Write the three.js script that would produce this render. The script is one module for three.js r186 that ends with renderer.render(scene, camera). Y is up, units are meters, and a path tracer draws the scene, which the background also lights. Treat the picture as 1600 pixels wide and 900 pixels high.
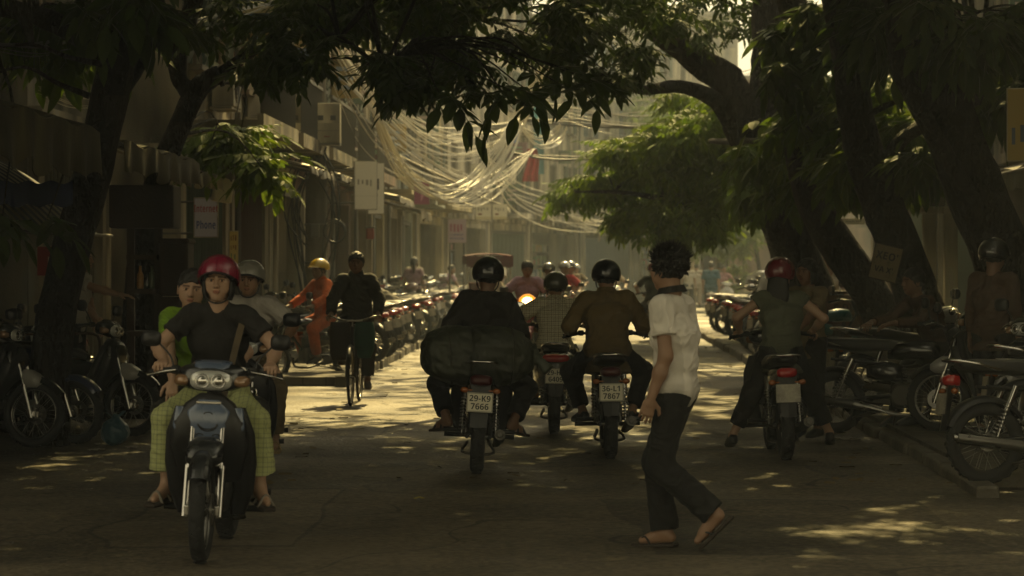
import * as THREE from 'three';
import { RoundedBoxGeometry } from 'three/addons/geometries/RoundedBoxGeometry.js';
import { ImprovedNoise } from 'three/addons/math/ImprovedNoise.js';

// ---------- camera, sky, sun, exposure ----------
const F = 4000, EYE = 1.54, HOR = 416;                 // focal length in photo pixels, eye height, horizon row
const scene = new THREE.Scene();
const camera = new THREE.PerspectiveCamera(2 * Math.atan(450 / F) * 180 / Math.PI, 16 / 9, 0.5, 2500);
camera.position.set(0, EYE, 0);
camera.setViewOffset(1600, 900, 0, 450 - HOR, 1600, 900);
camera.focus = 19; camera.userData.fStop = 4;
camera.updateProjectionMatrix();
scene.add(camera);

const SUN = new THREE.Vector3(0.13, 0.80, -0.84).normalize();
const sun = new THREE.DirectionalLight(new THREE.Color(1.0, 0.75, 0.29), 3.7);
sun.position.copy(SUN).multiplyScalar(120).add(new THREE.Vector3(0, 0, -40));
sun.target.position.set(0, 0, -40); sun.castShadow = true; sun.shadow.radius = 1.2;
sun.shadow.mapSize.set(4096, 4096);
Object.assign(sun.shadow.camera, { left: -60, right: 60, top: 90, bottom: -90, near: 1, far: 400 });
scene.add(sun, sun.target);
{ // hazy morning sky
  const w = 256, h = 128, d = new Float32Array(w * h * 4), v = new THREE.Vector3();
  for (let j = 0; j < h; j++) for (let i = 0; i < w; i++) {
    const el = ((j + .5) / h - .5) * Math.PI, az = ((i + .5) / w - .5) * 2 * Math.PI;
    v.set(Math.cos(az) * Math.cos(el), Math.sin(el), Math.sin(az) * Math.cos(el));
    const c = Math.max(0, v.dot(SUN)), up = Math.max(0, v.y), glow = 1.6 * Math.pow(c, 24) + .7 * Math.pow(c, 5);
    const hz = Math.pow(1 - up, 3), o = (j * w + i) * 4;
    d[o] = .34 + .18 * hz + glow * 1.0; d[o + 1] = .305 + .14 * hz + glow * .80; d[o + 2] = .215 + .05 * hz + glow * .45; d[o + 3] = 1;
  }
  const t = new THREE.DataTexture(d, w, h, THREE.RGBAFormat, THREE.FloatType);
  t.mapping = THREE.EquirectangularReflectionMapping; t.magFilter = t.minFilter = THREE.LinearFilter; t.needsUpdate = true;
  scene.background = t; scene.environment = t; scene.backgroundIntensity = 0.98; scene.environmentIntensity = 0.98;
}
scene.fog = new THREE.FogExp2(new THREE.Color(0.84, 0.94, 1.0), 0.0020);
const renderer = new THREE.WebGLRenderer({ antialias: true });
renderer.toneMapping = THREE.LinearToneMapping; renderer.toneMappingExposure = 2.45;
renderer.shadowMap.enabled = true;

// ---------- helpers ----------
const PI = Math.PI, V = (x, y, z) => new THREE.Vector3(x, y, z), lerp = (a, b, t) => a + (b - a) * t, clamp = (x, a, b) => Math.min(b, Math.max(a, x));
function rng(seed) { let s = seed | 0; return () => { s = (s + 0x6d2b79f5) | 0; let t = Math.imul(s ^ (s >>> 15), 1 | s); t = (t + Math.imul(t ^ (t >>> 7), 61 | t)) ^ t; return ((t ^ (t >>> 14)) >>> 0) / 4294967296; }; }
const P3 = new ImprovedNoise(), noise = (x, y, z) => P3.noise(x + 31.7, y + 17.3, z + 5.1);
const at = (px, py, D) => V((px - 800) / F * D, EYE - (py - HOR) / F * D, -D);      // a point seen in that direction, D metres off
const onGround = (px, py) => at(px, py, EYE * F / (py - HOR));
const YAW = -0.025, st = (lat, D, y = 0) => V(lat + 0.025 * D, y, -D);              // street frame
const used = new Map();
function numbered(n) { const k = used.get(n) || 0; used.set(n, k + 1); return k ? n + '_' + String(k).padStart(3, '0') : n; }
function tag(o, label, category, group) { o.userData.label = label; if (category) o.userData.category = category; if (group) o.userData.group = group; return o; }
function thing(name, label, category, pos, turn = 0, group) {
  const o = new THREE.Group(); o.name = numbered(name); scene.add(o);
  if (pos) o.position.copy(pos); o.rotation.order = 'YXZ'; o.rotation.y = turn;
  return tag(o, label, category, group);
}
function copyOf(root, label, pos, turn, group) {
  const r = root.clone(); r.name = numbered(root.name.replace(/_\d{3}$/, '')); r.userData = { ...root.userData }; scene.add(r);
  if (pos) r.position.copy(pos); if (turn !== undefined) r.rotation.set(0, turn, 0, 'YXZ');
  r.userData.label = label; if (group) r.userData.group = group; return r;
}
// geometry: everything is kept un-indexed with box-projected uv in metres unless it brings its own
function prep(g, keepUV) {
  let q = g.index ? g.toNonIndexed() : g; const n = q.attributes.position.count;
  if (!q.attributes.normal) q.computeVertexNormals();
  const r = new THREE.BufferGeometry(); r.setAttribute('position', q.attributes.position); r.setAttribute('normal', q.attributes.normal);
  if (keepUV && q.attributes.uv) r.setAttribute('uv', q.attributes.uv);
  else {
    const p = q.attributes.position.array, uv = new Float32Array(n * 2);
    for (let i = 0; i < n; i += 3) {
      const a = i * 3, ux = p[a + 3] - p[a], uy = p[a + 4] - p[a + 1], uz = p[a + 5] - p[a + 2], vx = p[a + 6] - p[a], vy = p[a + 7] - p[a + 1], vz = p[a + 8] - p[a + 2];
      const nx = Math.abs(uy * vz - uz * vy), ny = Math.abs(uz * vx - ux * vz), nz = Math.abs(ux * vy - uy * vx);
      for (let k = 0; k < 3; k++) {
        const o = (i + k) * 3, e = (i + k) * 2;
        if (ny >= nx && ny >= nz) { uv[e] = p[o]; uv[e + 1] = p[o + 2]; } else if (nx >= nz) { uv[e] = p[o + 2]; uv[e + 1] = p[o + 1]; } else { uv[e] = p[o]; uv[e + 1] = p[o + 1]; }
      }
    }
    r.setAttribute('uv', new THREE.BufferAttribute(uv, 2));
  }
  if (q.attributes.color) r.setAttribute('color', q.attributes.color);
  return r;
}
function join(list, keepUV) {
  if (!Array.isArray(list)) list = [list];
  list = list.filter(Boolean).map((g) => (g.userData.ready ? g : prep(g, keepUV)));
  if (list.length === 1) { list[0].userData.ready = true; return list[0]; }
  const col = list.some((g) => g.attributes.color), r = new THREE.BufferGeometry(); let n = 0; for (const g of list) n += g.attributes.position.count;
  for (const [k, w] of [['position', 3], ['normal', 3], ['uv', 2], ...(col ? [['color', 3]] : [])]) {
    const a = new Float32Array(n * w); let o = 0;
    for (const g of list) { const s = g.attributes[k]; if (s) a.set(s.array.length === s.count * w ? s.array : s.array.subarray(0, s.count * w), o); else a.fill(1, o, o + g.attributes.position.count * w); o += g.attributes.position.count * w; }
    r.setAttribute(k, new THREE.BufferAttribute(a, w));
  }
  r.userData.ready = true; return r;
}
function obj(name, geos, mat, parent, keepUV) {
  const m = new THREE.Mesh(join(geos, keepUV), mat); m.castShadow = m.receiveShadow = true;
  m.name = parent ? name : numbered(name); (parent || scene).add(m); return m;
}
function struct(name, geos, mat) { const m = obj(name, geos, mat); m.userData.kind = 'structure'; return m; }
const M4 = new THREE.Matrix4(), Q4 = new THREE.Quaternion();
function mv(g, x = 0, y = 0, z = 0, rx = 0, ry = 0, rz = 0, s = 1) { g.applyMatrix4(M4.compose(V(x, y, z), Q4.setFromEuler(new THREE.Euler(rx, ry, rz)), Array.isArray(s) ? V(...s) : V(s, s, s))); return g; }
const box = (w, h, d, x = 0, y = 0, z = 0, rx = 0, ry = 0, rz = 0) => mv(new THREE.BoxGeometry(w, h, d), x, y, z, rx, ry, rz);
const rbox = (w, h, d, r, x = 0, y = 0, z = 0, rx = 0, ry = 0, rz = 0) => mv(new RoundedBoxGeometry(w, h, d, 2, Math.min(r, w / 2.02, h / 2.02, d / 2.02)), x, y, z, rx, ry, rz);
const ball = (r, x = 0, y = 0, z = 0, sx = 1, sy = 1, sz = 1, n = 14) => mv(new THREE.SphereGeometry(r, n, Math.ceil(n * .7)), x, y, z, 0, 0, 0, [sx, sy, sz]);
function rod(a, b, r0, r1 = r0, n = 8) {
  a = a.isVector3 ? a : V(...a); b = b.isVector3 ? b : V(...b); const d = b.clone().sub(a), g = new THREE.CylinderGeometry(r1, r0, d.length(), n, 1);
  g.applyMatrix4(M4.compose(a.clone().add(b).multiplyScalar(.5), Q4.setFromUnitVectors(V(0, 1, 0), d.normalize()), V(1, 1, 1))); return g;
}
const tube = (pts, r, seg = 24, n = 7, closed = false) => new THREE.TubeGeometry(new THREE.CatmullRomCurve3(pts.map((p) => (p.isVector3 ? p : V(...p))), closed), seg, r, n, closed);
// tapered tube along points with a radius each
function limb(pts, rad, n = 10, seg = 24, bump = 0, seed = 0) {
  const c = new THREE.CatmullRomCurve3(pts.map((p) => (p.isVector3 ? p : V(...p)))), fr = c.computeFrenetFrames(seg), pos = [], idx = [];
  for (let i = 0; i <= seg; i++) {
    const t = i / seg, p = c.getPoint(t), k = t * (rad.length - 1), k0 = Math.min(rad.length - 2, Math.floor(k)), r = lerp(rad[k0], rad[k0 + 1], k - k0);
    for (let j = 0; j < n; j++) {
      const a = j / n * 2 * PI, ca = Math.cos(a), sa = Math.sin(a), N = fr.normals[i], B = fr.binormals[i];
      const q = r * (1 + bump * (noise(ca * 1.5 + seed, sa * 1.5, t * 9) + .5 * noise(ca * 4 + seed, sa * 4, t * 25)));
      pos.push(p.x + q * (ca * N.x + sa * B.x), p.y + q * (ca * N.y + sa * B.y), p.z + q * (ca * N.z + sa * B.z));
    }
  }
  for (let i = 0; i < seg; i++) for (let j = 0; j < n; j++) { const a = i * n + j, b = i * n + (j + 1) % n; idx.push(a, b, a + n, b, b + n, a + n); }
  const e = c.getPoint(1), s = c.getPoint(0), ne = pos.length / 3; pos.push(e.x, e.y, e.z, s.x, s.y, s.z);
  for (let j = 0; j < n; j++) { idx.push(seg * n + j, seg * n + (j + 1) % n, ne); idx.push((j + 1) % n, j, ne + 1); }
  const g = new THREE.BufferGeometry(); g.setAttribute('position', new THREE.Float32BufferAttribute(pos, 3)); g.setIndex(idx); g.computeVertexNormals(); return g;
}
// lofted shell: rings of [x, y, z, half width, half height, exponent] across an axis; 'y' rings lie flat, 'z' rings stand up
function loft(rings, axis = 'z', n = 20, caps = true) {
  const pos = [], idx = [];
  for (const [x, y, z, w, h, e = 2.6] of rings) for (let j = 0; j < n; j++) {
    const a = j / n * 2 * PI, c = Math.cos(a), s = Math.sin(a), u = w * Math.sign(c) * Math.pow(Math.abs(c), 2 / e), v = h * Math.sign(s) * Math.pow(Math.abs(s), 2 / e);
    if (axis === 'z') pos.push(x + u, y + v, z); else pos.push(x + u, y, z + v);
  }
  const up = axis === 'z' ? 1 : -1, dir = Math.sign((axis === 'z' ? rings[rings.length - 1][2] - rings[0][2] : rings[rings.length - 1][1] - rings[0][1])) * up;
  for (let i = 0; i < rings.length - 1; i++) for (let j = 0; j < n; j++) { const a = i * n + j, b = i * n + (j + 1) % n; if (dir > 0) idx.push(a, b, a + n, b, b + n, a + n); else idx.push(a, a + n, b, b, a + n, b + n); }
  if (caps) for (const i of [0, rings.length - 1]) {
    const c = pos.length / 3; pos.push(rings[i][0], rings[i][1], rings[i][2]);
    for (let j = 0; j < n; j++) { const a = i * n + j, b = i * n + (j + 1) % n; if ((i > 0) === (dir > 0)) idx.push(a, b, c); else idx.push(b, a, c); }
  }
  const g = new THREE.BufferGeometry(); g.setAttribute('position', new THREE.Float32BufferAttribute(pos, 3)); g.setIndex(idx); g.computeVertexNormals(); return g;
}
// grid surface from f(u,v) -> [x,y,z]
function sheet(f, nu, nv, thick = 0) {
  const pos = [], idx = [], uv = [];
  for (let i = 0; i <= nu; i++) for (let j = 0; j <= nv; j++) { pos.push(...f(i / nu, j / nv)); uv.push(i / nu, j / nv); }
  for (let i = 0; i < nu; i++) for (let j = 0; j < nv; j++) { const a = i * (nv + 1) + j; idx.push(a, a + 1, a + nv + 1, a + 1, a + nv + 2, a + nv + 1); }
  let g = new THREE.BufferGeometry(); g.setAttribute('position', new THREE.Float32BufferAttribute(pos, 3)); g.setAttribute('uv', new THREE.Float32BufferAttribute(uv, 2)); g.setIndex(idx); g.computeVertexNormals();
  if (thick) {
    const N = g.attributes.normal.array, n = pos.length / 3, p2 = pos.slice(), i2 = idx.slice();
    for (let i = 0; i < n; i++) p2.push(pos[i * 3] - N[i * 3] * thick, pos[i * 3 + 1] - N[i * 3 + 1] * thick, pos[i * 3 + 2] - N[i * 3 + 2] * thick);
    for (let i = 0; i < idx.length; i += 3) i2.push(idx[i] + n, idx[i + 2] + n, idx[i + 1] + n);
    const rim = []; for (let j = 0; j <= nv; j++) rim.push(j); for (let i = 1; i <= nu; i++) rim.push(i * (nv + 1) + nv); for (let j = nv - 1; j >= 0; j--) rim.push(nu * (nv + 1) + j); for (let i = nu - 1; i > 0; i--) rim.push(i * (nv + 1));
    for (let k = 0; k < rim.length; k++) { const a = rim[k], b = rim[(k + 1) % rim.length]; i2.push(a, a + n, b, b, a + n, b + n); }
    g = new THREE.BufferGeometry(); g.setAttribute('position', new THREE.Float32BufferAttribute(p2, 3)); g.setAttribute('uv', new THREE.Float32BufferAttribute([...uv, ...uv], 2)); g.setIndex(i2);
    g = g.toNonIndexed(); g.computeVertexNormals();
  }
  return g;
}
function prism(pts, depth, bev = .01) { // outline in x,y pushed out along z, centred
  const s = new THREE.Shape(pts.map((p) => new THREE.Vector2(p[0], p[1])));
  const g = new THREE.ExtrudeGeometry(s, { depth: depth - 2 * bev, bevelEnabled: bev > 0, bevelSize: bev, bevelThickness: bev, bevelSegments: 1, curveSegments: 6 });
  g.translate(0, 0, -depth / 2 + bev); return g;
}
// ---------- textures ----------
function tex(size, f, srgb = true, rep = 1) {
  const d = new Uint8Array(size * size * 4);
  for (let y = 0; y < size; y++) for (let x = 0; x < size; x++) { const c = f(x / size, y / size), o = (y * size + x) * 4; d[o] = clamp(c[0], 0, 1) * 255; d[o + 1] = clamp(c[1], 0, 1) * 255; d[o + 2] = clamp(c[2], 0, 1) * 255; d[o + 3] = 255; }
  const t = new THREE.DataTexture(d, size, size); t.wrapS = t.wrapT = THREE.RepeatWrapping; t.magFilter = THREE.LinearFilter; t.minFilter = THREE.LinearMipmapLinearFilter; t.generateMipmaps = true;
  if (srgb) t.colorSpace = THREE.SRGBColorSpace; t.repeat.set(1 / rep, 1 / rep); t.needsUpdate = true; return t;
}
const lat8 = (() => { const R = rng(99), a = new Float32Array(65536); for (let i = 0; i < 65536; i++) a[i] = R() * 2 - 1; return a; })();
function wrapNoise(u, v, f, z) { // value noise that tiles in u and v
  f = Math.max(1, Math.round(f)); const x = ((u % 1) + 1) % 1 * f, y = ((v % 1) + 1) % 1 * f, x0 = Math.floor(x), y0 = Math.floor(y), k = (z * 131) | 0;
  const s = (x - x0) * (x - x0) * (3 - 2 * (x - x0)), t = (y - y0) * (y - y0) * (3 - 2 * (y - y0)), h = (i, j) => lat8[((i % f) * 7919 + (j % f) * 104729 + k * 613) & 65535];
  return .8 * lerp(lerp(h(x0, y0), h(x0 + 1, y0), s), lerp(h(x0, y0 + 1), h(x0 + 1, y0 + 1), s), t);
}
const fbm = (u, v, f, z, o = 4) => { let s = 0, a = 1; for (let i = 0; i < o; i++) { s += a * wrapNoise(u, v, f, z + i * 7); f *= 2; a *= .5; } return s; };
function label(w, h, draw) { const c = document.createElement('canvas'); c.width = w; c.height = h; const g = c.getContext('2d'); draw(g, w, h); const t = new THREE.CanvasTexture(c); t.colorSpace = THREE.SRGBColorSpace; t.anisotropy = 4; return t; }
const grime = tex(512, (u, v) => { const k = .80 + .22 * fbm(u, v, 4, 3, 5) + .06 * fbm(u, v, 40, 9, 2); return [k, k * .985, k * .95]; }, true, 2.3);
const speck = tex(512, (u, v) => { const k = .5 + .5 * fbm(u, v, 60, 2, 2) + .15 * fbm(u, v, 8, 5, 2); return [k, k, k]; }, false, 1.1);
const streak = tex(512, (u, v) => { const k = .74 + .3 * fbm(u, v * .25, 9, 4, 4) + .15 * fbm(u, v, 3, 8, 3); return [k, k * .97, k * .9]; }, true, 3);
const weave = tex(256, (u, v) => { const k = .5 + .25 * Math.sin(u * 2 * PI * 64) * Math.sin(v * 2 * PI * 64) + .3 * fbm(u, v, 8, 6, 3); return [k, k, k]; }, false, .25);
const rough = tex(512, (u, v) => { const k = .75 + .35 * fbm(u, v, 6, 11, 5); return [k, k, k]; }, false, 1.7);
// ---------- materials ----------
const lin = (r, g, b) => new THREE.Color().setRGB(r, g, b);
function mat(r, g, b, roughness = .7, metalness = 0, extra = {}) { return new THREE.MeshStandardMaterial({ color: lin(r, g, b), roughness, metalness, ...extra }); }
function paint(r, g, b, rg = .28) { return new THREE.MeshPhysicalMaterial({ color: lin(r, g, b), roughness: rg + .15, clearcoat: .8, clearcoatRoughness: .18, roughnessMap: rough }); }
const wall = (r, g, b, m = streak) => mat(r, g, b, .9, 0, { map: m, bumpMap: speck, bumpScale: .004 });
const cloth = (r, g, b, extra = {}) => mat(r, g, b, .92, 0, { bumpMap: weave, bumpScale: .0012, map: grime, ...extra });
const m = {
  chrome: mat(.55, .53, .5, .22, 1, { roughnessMap: rough }), steel: mat(.3, .29, .27, .42, 1, { roughnessMap: rough }), dull: mat(.10, .095, .085, .55, .8),
  black: mat(.012, .012, .013, .45), rubber: mat(.016, .016, .016, .82, 0, { bumpMap: speck, bumpScale: .001 }), vinyl: mat(.014, .013, .012, .5, 0, { bumpMap: speck, bumpScale: .0006 }),
  blackGloss: paint(.008, .008, .009, .12), red: new THREE.MeshPhysicalMaterial({ color: lin(.35, .012, .012), roughness: .2, clearcoat: .6 }), amber: new THREE.MeshPhysicalMaterial({ color: lin(.26, .075, .01), roughness: .2, clearcoat: .6 }),
  clearAmber: new THREE.MeshPhysicalMaterial({ color: lin(.26, .15, .08), roughness: .15, metalness: .2, clearcoat: 1 }),
  lens: new THREE.MeshPhysicalMaterial({ color: lin(.55, .55, .52), roughness: .08, metalness: .35, clearcoat: 1 }), mirror: mat(.5, .5, .5, .04, 1),
  bark: mat(.026, .020, .014, .95, 0, { bumpMap: tex(512, (u, v) => { const a = 1 - Math.abs(fbm(u, v * .35, 14, 3, 4)) * 1.6 + .3 * fbm(u, v, 30, 4, 3); return [a, a, a]; }, false, .9), bumpScale: .05, map: streak }),
  wood: mat(.05, .032, .02, .85, 0, { map: streak, bumpMap: speck, bumpScale: .004 }), rust: mat(.14, .08, .05, .85, .2, { map: streak }), concrete: wall(.30, .285, .25), pale: wall(.5, .47, .4),
  glass: new THREE.MeshPhysicalMaterial({ color: lin(.6, .65, .62), roughness: .06, transmission: 1, thickness: 0, ior: 1.45 }),
};
// ---------- ground, road, kerbs ----------
const LK = -2.95, RK = 2.7;                            // kerb lines across the street
const asphalt = mat(.142, .119, .080, .85, 0, {
  map: tex(1024, (u, v) => {
    const f = fbm(u, v, 9, 21, 4), s = wrapNoise(u, v, 330, 3), w = .02 * fbm(u, v, 6, 71, 2), U = u + w, W = v + w;
    let k = .80 + .22 * f + .26 * s;
    if (Math.abs(fbm(u, v, 5, 40, 3)) < .012) k -= .30;                                   // cracks
    for (const [x, y, a, b, d] of [[.18, .30, .10, .16, -.16], [.62, .70, .16, .07, -.12], [.80, .22, .06, .20, .10], [.38, .86, .12, .06, -.1]]) { const e = Math.max(Math.abs(U - x) / a, Math.abs(W - y) / b); if (e < 1) k += d; else if (e < 1.05) k -= .22; }  // repaired cuts
    for (const [x, y, r] of [[.45, .2, .05], [.7, .5, .035], [.25, .62, .06], [.9, .8, .04], [.55, .45, .025]]) { const q = Math.hypot(u - x, (v - y) * 1.4) / r; if (q < 1.4) k -= .2 * clamp(1.4 - q, 0, 1) * (1 + .6 * f); }   // oil
    k += .07 * Math.cos((u * 3.1 + .2) * 2 * PI) ;                                        // worn wheel tracks
    return [k, k * .985, k * .955];
  }, true, 9),
  bumpMap: tex(1024, (u, v) => { const k = .5 + .5 * wrapNoise(u, v, 150, 13) + .3 * wrapNoise(u, v, 70, 14) + .25 * fbm(u, v, 6, 15, 3); return [k, k, k]; }, false, 2.6), bumpScale: .008,
  roughnessMap: tex(512, (u, v) => { const k = .86 + .22 * fbm(u, v, 5, 31, 4); return [k, k, k]; }, false, 5.3),
});
const paving = mat(.13, .12, .10, .85, 0, { map: tex(512, (u, v) => { const gu = (u * 5) % 1, gv = (v * 5) % 1, e = gu < .05 || gv < .05 ? .6 : 1, k = (.78 + .2 * fbm(u, v, 6, 8, 4)) * e; return [k, k * .97, k * .92]; }, true, 1.5), bumpMap: speck, bumpScale: .006 });
function strip(l0, l1, d0, d1, y, n = 40, wob = .012) {
  const g = sheet((u, v) => { const D = lerp(d0, d1, v), p = st(lerp(l0, l1, u), D, y); p.y += wob * noise(p.x * .6, D * .25, 2) - .0; return [p.x, p.y, p.z]; }, 8, n); return g;
}
struct('ground', box(1200, .2, 1200, 0, -.16, -200), mat(.10, .09, .075, .95));
struct('road', strip(-9, 12, -12, 230, 0, 220), asphalt);
struct('pavement_left', box(9, .12, 167, 0, 0, 0).applyMatrix4(new THREE.Matrix4().compose(st(LK - 4.62, 116.5, .055), Q4.setFromEuler(new THREE.Euler(0, YAW, 0)).clone(), V(1, 1, 1))), paving);
struct('pavement_right', box(9, .12, 40.5, 0, 0, 0).applyMatrix4(new THREE.Matrix4().compose(st(RK + 4.62, 37.75, .055), Q4.setFromEuler(new THREE.Euler(0, YAW, 0)).clone(), V(1, 1, 1))), paving);
struct('side_pavement', box(9, .12, 130, 0, 0, 0).applyMatrix4(new THREE.Matrix4().compose(st(RK + 6.3, 160, .055), Q4.setFromEuler(new THREE.Euler(0, YAW, 0)).clone(), V(1, 1, 1))), paving);
const kerbMat = wall(.17, .155, .125, grime);
{ const R = rng(5), v = [0, 1, 2].map((i) => prep(rbox(.155, .2, .96 - .015 * i, .025 + .01 * i)));
  for (const [side, lat, d0, d1] of [['left', LK - .06, 33.1, 90], ['right', RK + .06, 17.5, 58]]) {
    const k = new THREE.Group(); k.name = 'kerb_' + side; k.userData.kind = 'structure'; scene.add(k);
    for (let D = d0, i = 0; D < d1; D += .98, i++) { const s = new THREE.Mesh(v[i % 3], kerbMat); s.name = 'kerb_stone'; s.castShadow = s.receiveShadow = true; s.position.copy(st(lat + (R() - .5) * .05, D, (side === 'right' && D < 34 ? -.012 : .03) + (R() - .5) * .022)); s.rotation.set((R() - .5) * .03, YAW + (R() - .5) * .05, (R() - .5) * .10); k.add(s); }
  }
}
// ---------- shophouses ----------
const wallShape = (w, h, holes, t) => {
  const s = new THREE.Shape(); s.moveTo(-w / 2, 0); s.lineTo(w / 2, 0); s.lineTo(w / 2, h); s.lineTo(-w / 2, h);
  for (const [x, y, a, b] of holes) { const p = new THREE.Path(); p.moveTo(x - a / 2, y); p.lineTo(x - a / 2, y + b); p.lineTo(x + a / 2, y + b); p.lineTo(x + a / 2, y); s.holes.push(p); }
  const g = new THREE.ExtrudeGeometry(s, { depth: t, bevelEnabled: false }); g.translate(0, 0, -t); return g;
};
const dark = mat(.02, .019, .017, .9), frameMat = mat(.16, .13, .10, .6, 0, { map: streak }), slatVar = [0, 1, 2].map((i) => prep(rbox(.105, 1, .03 + .006 * i, .008)));
const shutters = { green: mat(.07, .11, .09, .6, .1, { map: streak }), grey: mat(.2, .2, .19, .55, .3, { map: streak }), brown: mat(.10, .055, .035, .7, 0, { map: streak }), cream: mat(.36, .33, .25, .7, 0, { map: streak }), blue: mat(.06, .12, .19, .6, .1, { map: streak }) };
function house(side, D, w, o) {
  const { h = 9, color = [.4, .36, .26], lat = side < 0 ? -5 : 6.8, shop = 'open', shut = 'green', floors = 3, label: lb, balcony = 0, awn, doorW = w - .9, depth = 9, category = 'house' } = o;
  const R = rng(D * 13 | 0), dk = side < 0 ? (D > 55 ? .85 + .4 * R() : .55 + .35 * R()) : .8, col0 = color.map((c) => c * dk), t = thing('shophouse', lb, category, st(lat, D + w / 2, .1), (side < 0 ? PI / 2 : -PI / 2) + YAW + (o.turn || 0));  // far left walls lightened, haze brightness put into their colour
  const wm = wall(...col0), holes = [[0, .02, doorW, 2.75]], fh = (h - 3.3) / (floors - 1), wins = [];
  const nw = w > 5 ? 3 : 2;
  for (let f = 1; f < floors; f++) for (let i = 0; i < nw; i++) { const ww = Math.min(1.1, w / nw - .5), x = (i + .5) / nw * w - w / 2, y = 3.3 + (f - 1) * fh + .75; wins.push([x, y, ww, Math.min(1.5, fh - 1)]); }
  holes.push(...wins);
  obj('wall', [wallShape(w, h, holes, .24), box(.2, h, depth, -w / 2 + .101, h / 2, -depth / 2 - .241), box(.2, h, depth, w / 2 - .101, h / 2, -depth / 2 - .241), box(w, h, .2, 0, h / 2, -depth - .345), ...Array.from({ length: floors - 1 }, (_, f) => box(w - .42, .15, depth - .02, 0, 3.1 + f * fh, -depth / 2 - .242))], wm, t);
  obj('roof', [box(w - .01, .18, depth + .5, 0, h + .093, -depth / 2 - .02), box(w - .02, .5, .16, 0, h + .435, .1)], m.concrete, t);
  const cm = wall(...col0.map((c) => c * 1.25)); obj('cornice', box(w - .03, .16, .16, 0, 3.12, .082), cm, t); obj('cornice', box(w - .03, .1, .1, 0, h - .2, .052), cm, t);
  const pil = R() < .45; for (const s of pil ? [-1, 1] : []) obj('column', [rbox(.34, 3.02, .12, .015, s * (w / 2 - .19), 1.52, .06), rbox(.42, .16, .17, .02, s * (w / 2 - .215), .085, .087), rbox(.42, .14, .17, .02, s * (w / 2 - .215), 2.92, .087)], wall(...color), t);
  for (const [x, y, a, b] of wins) {
    const f = obj('window', [box(a, .07, .3, x, y - .036, .03), box(.06, b, .1, x - a / 2 + .031, y + b / 2, -.1), box(.06, b, .1, x + a / 2 - .031, y + b / 2, -.1), box(a - .13, .06, .1, x, y + b - .031, -.1), box(.05, b - .07, .08, x, y + b / 2 - .03, -.1)], frameMat, t);
    obj('pane', box(a - .14, b - .08, .012, x, y + b / 2 - .02, -.12), m.glass, f);
    if (R() < .6) for (const s of [-1, 1]) obj('shutter', Array.from({ length: 8 }, (_, k) => box(a / 2 - .05, b / 8 - .012, .03, x + s * (a * .75 - .01), y + b * (k + .5) / 8, .045, .35)).concat([box(.04, b, .035, x + s * (a / 2 + .02), y + b / 2, .04), box(.04, b, .035, x + s * (a - .035), y + b / 2, .04)]), shutters[shut], f);
  }
  if (shop !== 'open') { // folding gate of upright slats
    const n = Math.floor(doorW / .115), open = shop === 'half' ? .55 : 1;
    for (let i = 0; i < n * open; i++) { const s = new THREE.Mesh(slatVar[i % 3], shutters[shut]); s.name = 'slat'; s.scale.y = 2.62; s.position.set(-doorW / 2 + .06 + i * .115, 1.34, -.1 + (i % 2) * .035); s.rotation.y = (i % 2 ? 1 : -1) * .35; s.castShadow = s.receiveShadow = true; t.add(s); }
    obj('gate_rail', box(doorW - .02, .09, .1, 0, 2.71, -.09), m.dull, t); obj('gate_rail', box(doorW - .02, .04, .1, 0, .03, -.09), m.dull, t);
  } else { // shelves and goods just inside
    obj('shelf', [0, 1, 2, 3].map((k) => box(doorW - .3, .035, .5, 0, .45 + k * .52, -1.3)).concat([box(.05, 2.3, .5, -doorW / 2 + .2, 1.15, -1.32), box(.05, 2.3, .5, doorW / 2 - .2, 1.15, -1.32)]), m.wood, t);
    const cols = [[.3, .06, .05], [.35, .3, .2], [.08, .13, .2], [.4, .38, .34], [.12, .2, .09], [.4, .26, .06]];
    const gl = cols.map(() => []);
    for (let k = 0; k < 4; k++) for (let x = -doorW / 2 + .35; x < doorW / 2 - .35; x += .16 + R() * .2) { const hh = .14 + R() * .26, ww = .1 + R() * .12; gl[R() * 6 | 0].push(R() < .5 ? rbox(ww, hh, .2, .015, x, .47 + k * .52 + hh / 2, -1.2) : mv(new THREE.CylinderGeometry(ww / 2, ww / 2, hh, 10), x, .47 + k * .52 + hh / 2, -1.2)); }
    gl.forEach((g, i) => { if (g.length) obj('goods', g, mat(...cols[i], .6), t).userData.kind = 'stuff'; });
  }
  for (let f = 1; f <= balcony; f++) {
    const y = 3.25 + (f - 1) * fh, b = obj('balcony', [box(w - .5, .12, 1.0, 0, y, .52), box(w - .5, .08, .08, 0, y + .1, .98)], wm, t), rails = [box(w - .5, .05, .05, 0, y + .98, .98)];
    for (let x = -w / 2 + .3; x < w / 2 - .25; x += .14) rails.push(mv(new THREE.CylinderGeometry(.012, .012, .84, 5), x, y + .55, .98));
    obj('railing', rails, m.dull, b);
  }
  const dp = obj('drainpipe', [rod([w / 2 - .12, .1, .13], [w / 2 - .12, h - .3, .13], .045)], R() < .5 ? m.dull : m.pale, t);
  if (R() < .75) { const x = (R() - .5) * (w - 1.6), y = 3.35 + R() * .5, ac = obj('air_conditioner', [rbox(.78, .56, .3, .02, x, y + .35, .22), rbox(.9, .03, .3, .005, x, y + .05, .2)], mat(.42, .4, .35, .6, 0, { map: streak }), t); obj('fan_grille', [0, 1, 2, 3].map((k) => mv(new THREE.TorusGeometry(.05 + k * .055, .008, 4, 20), x - .1, y + .35, .375)), m.dull, ac); }
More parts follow.
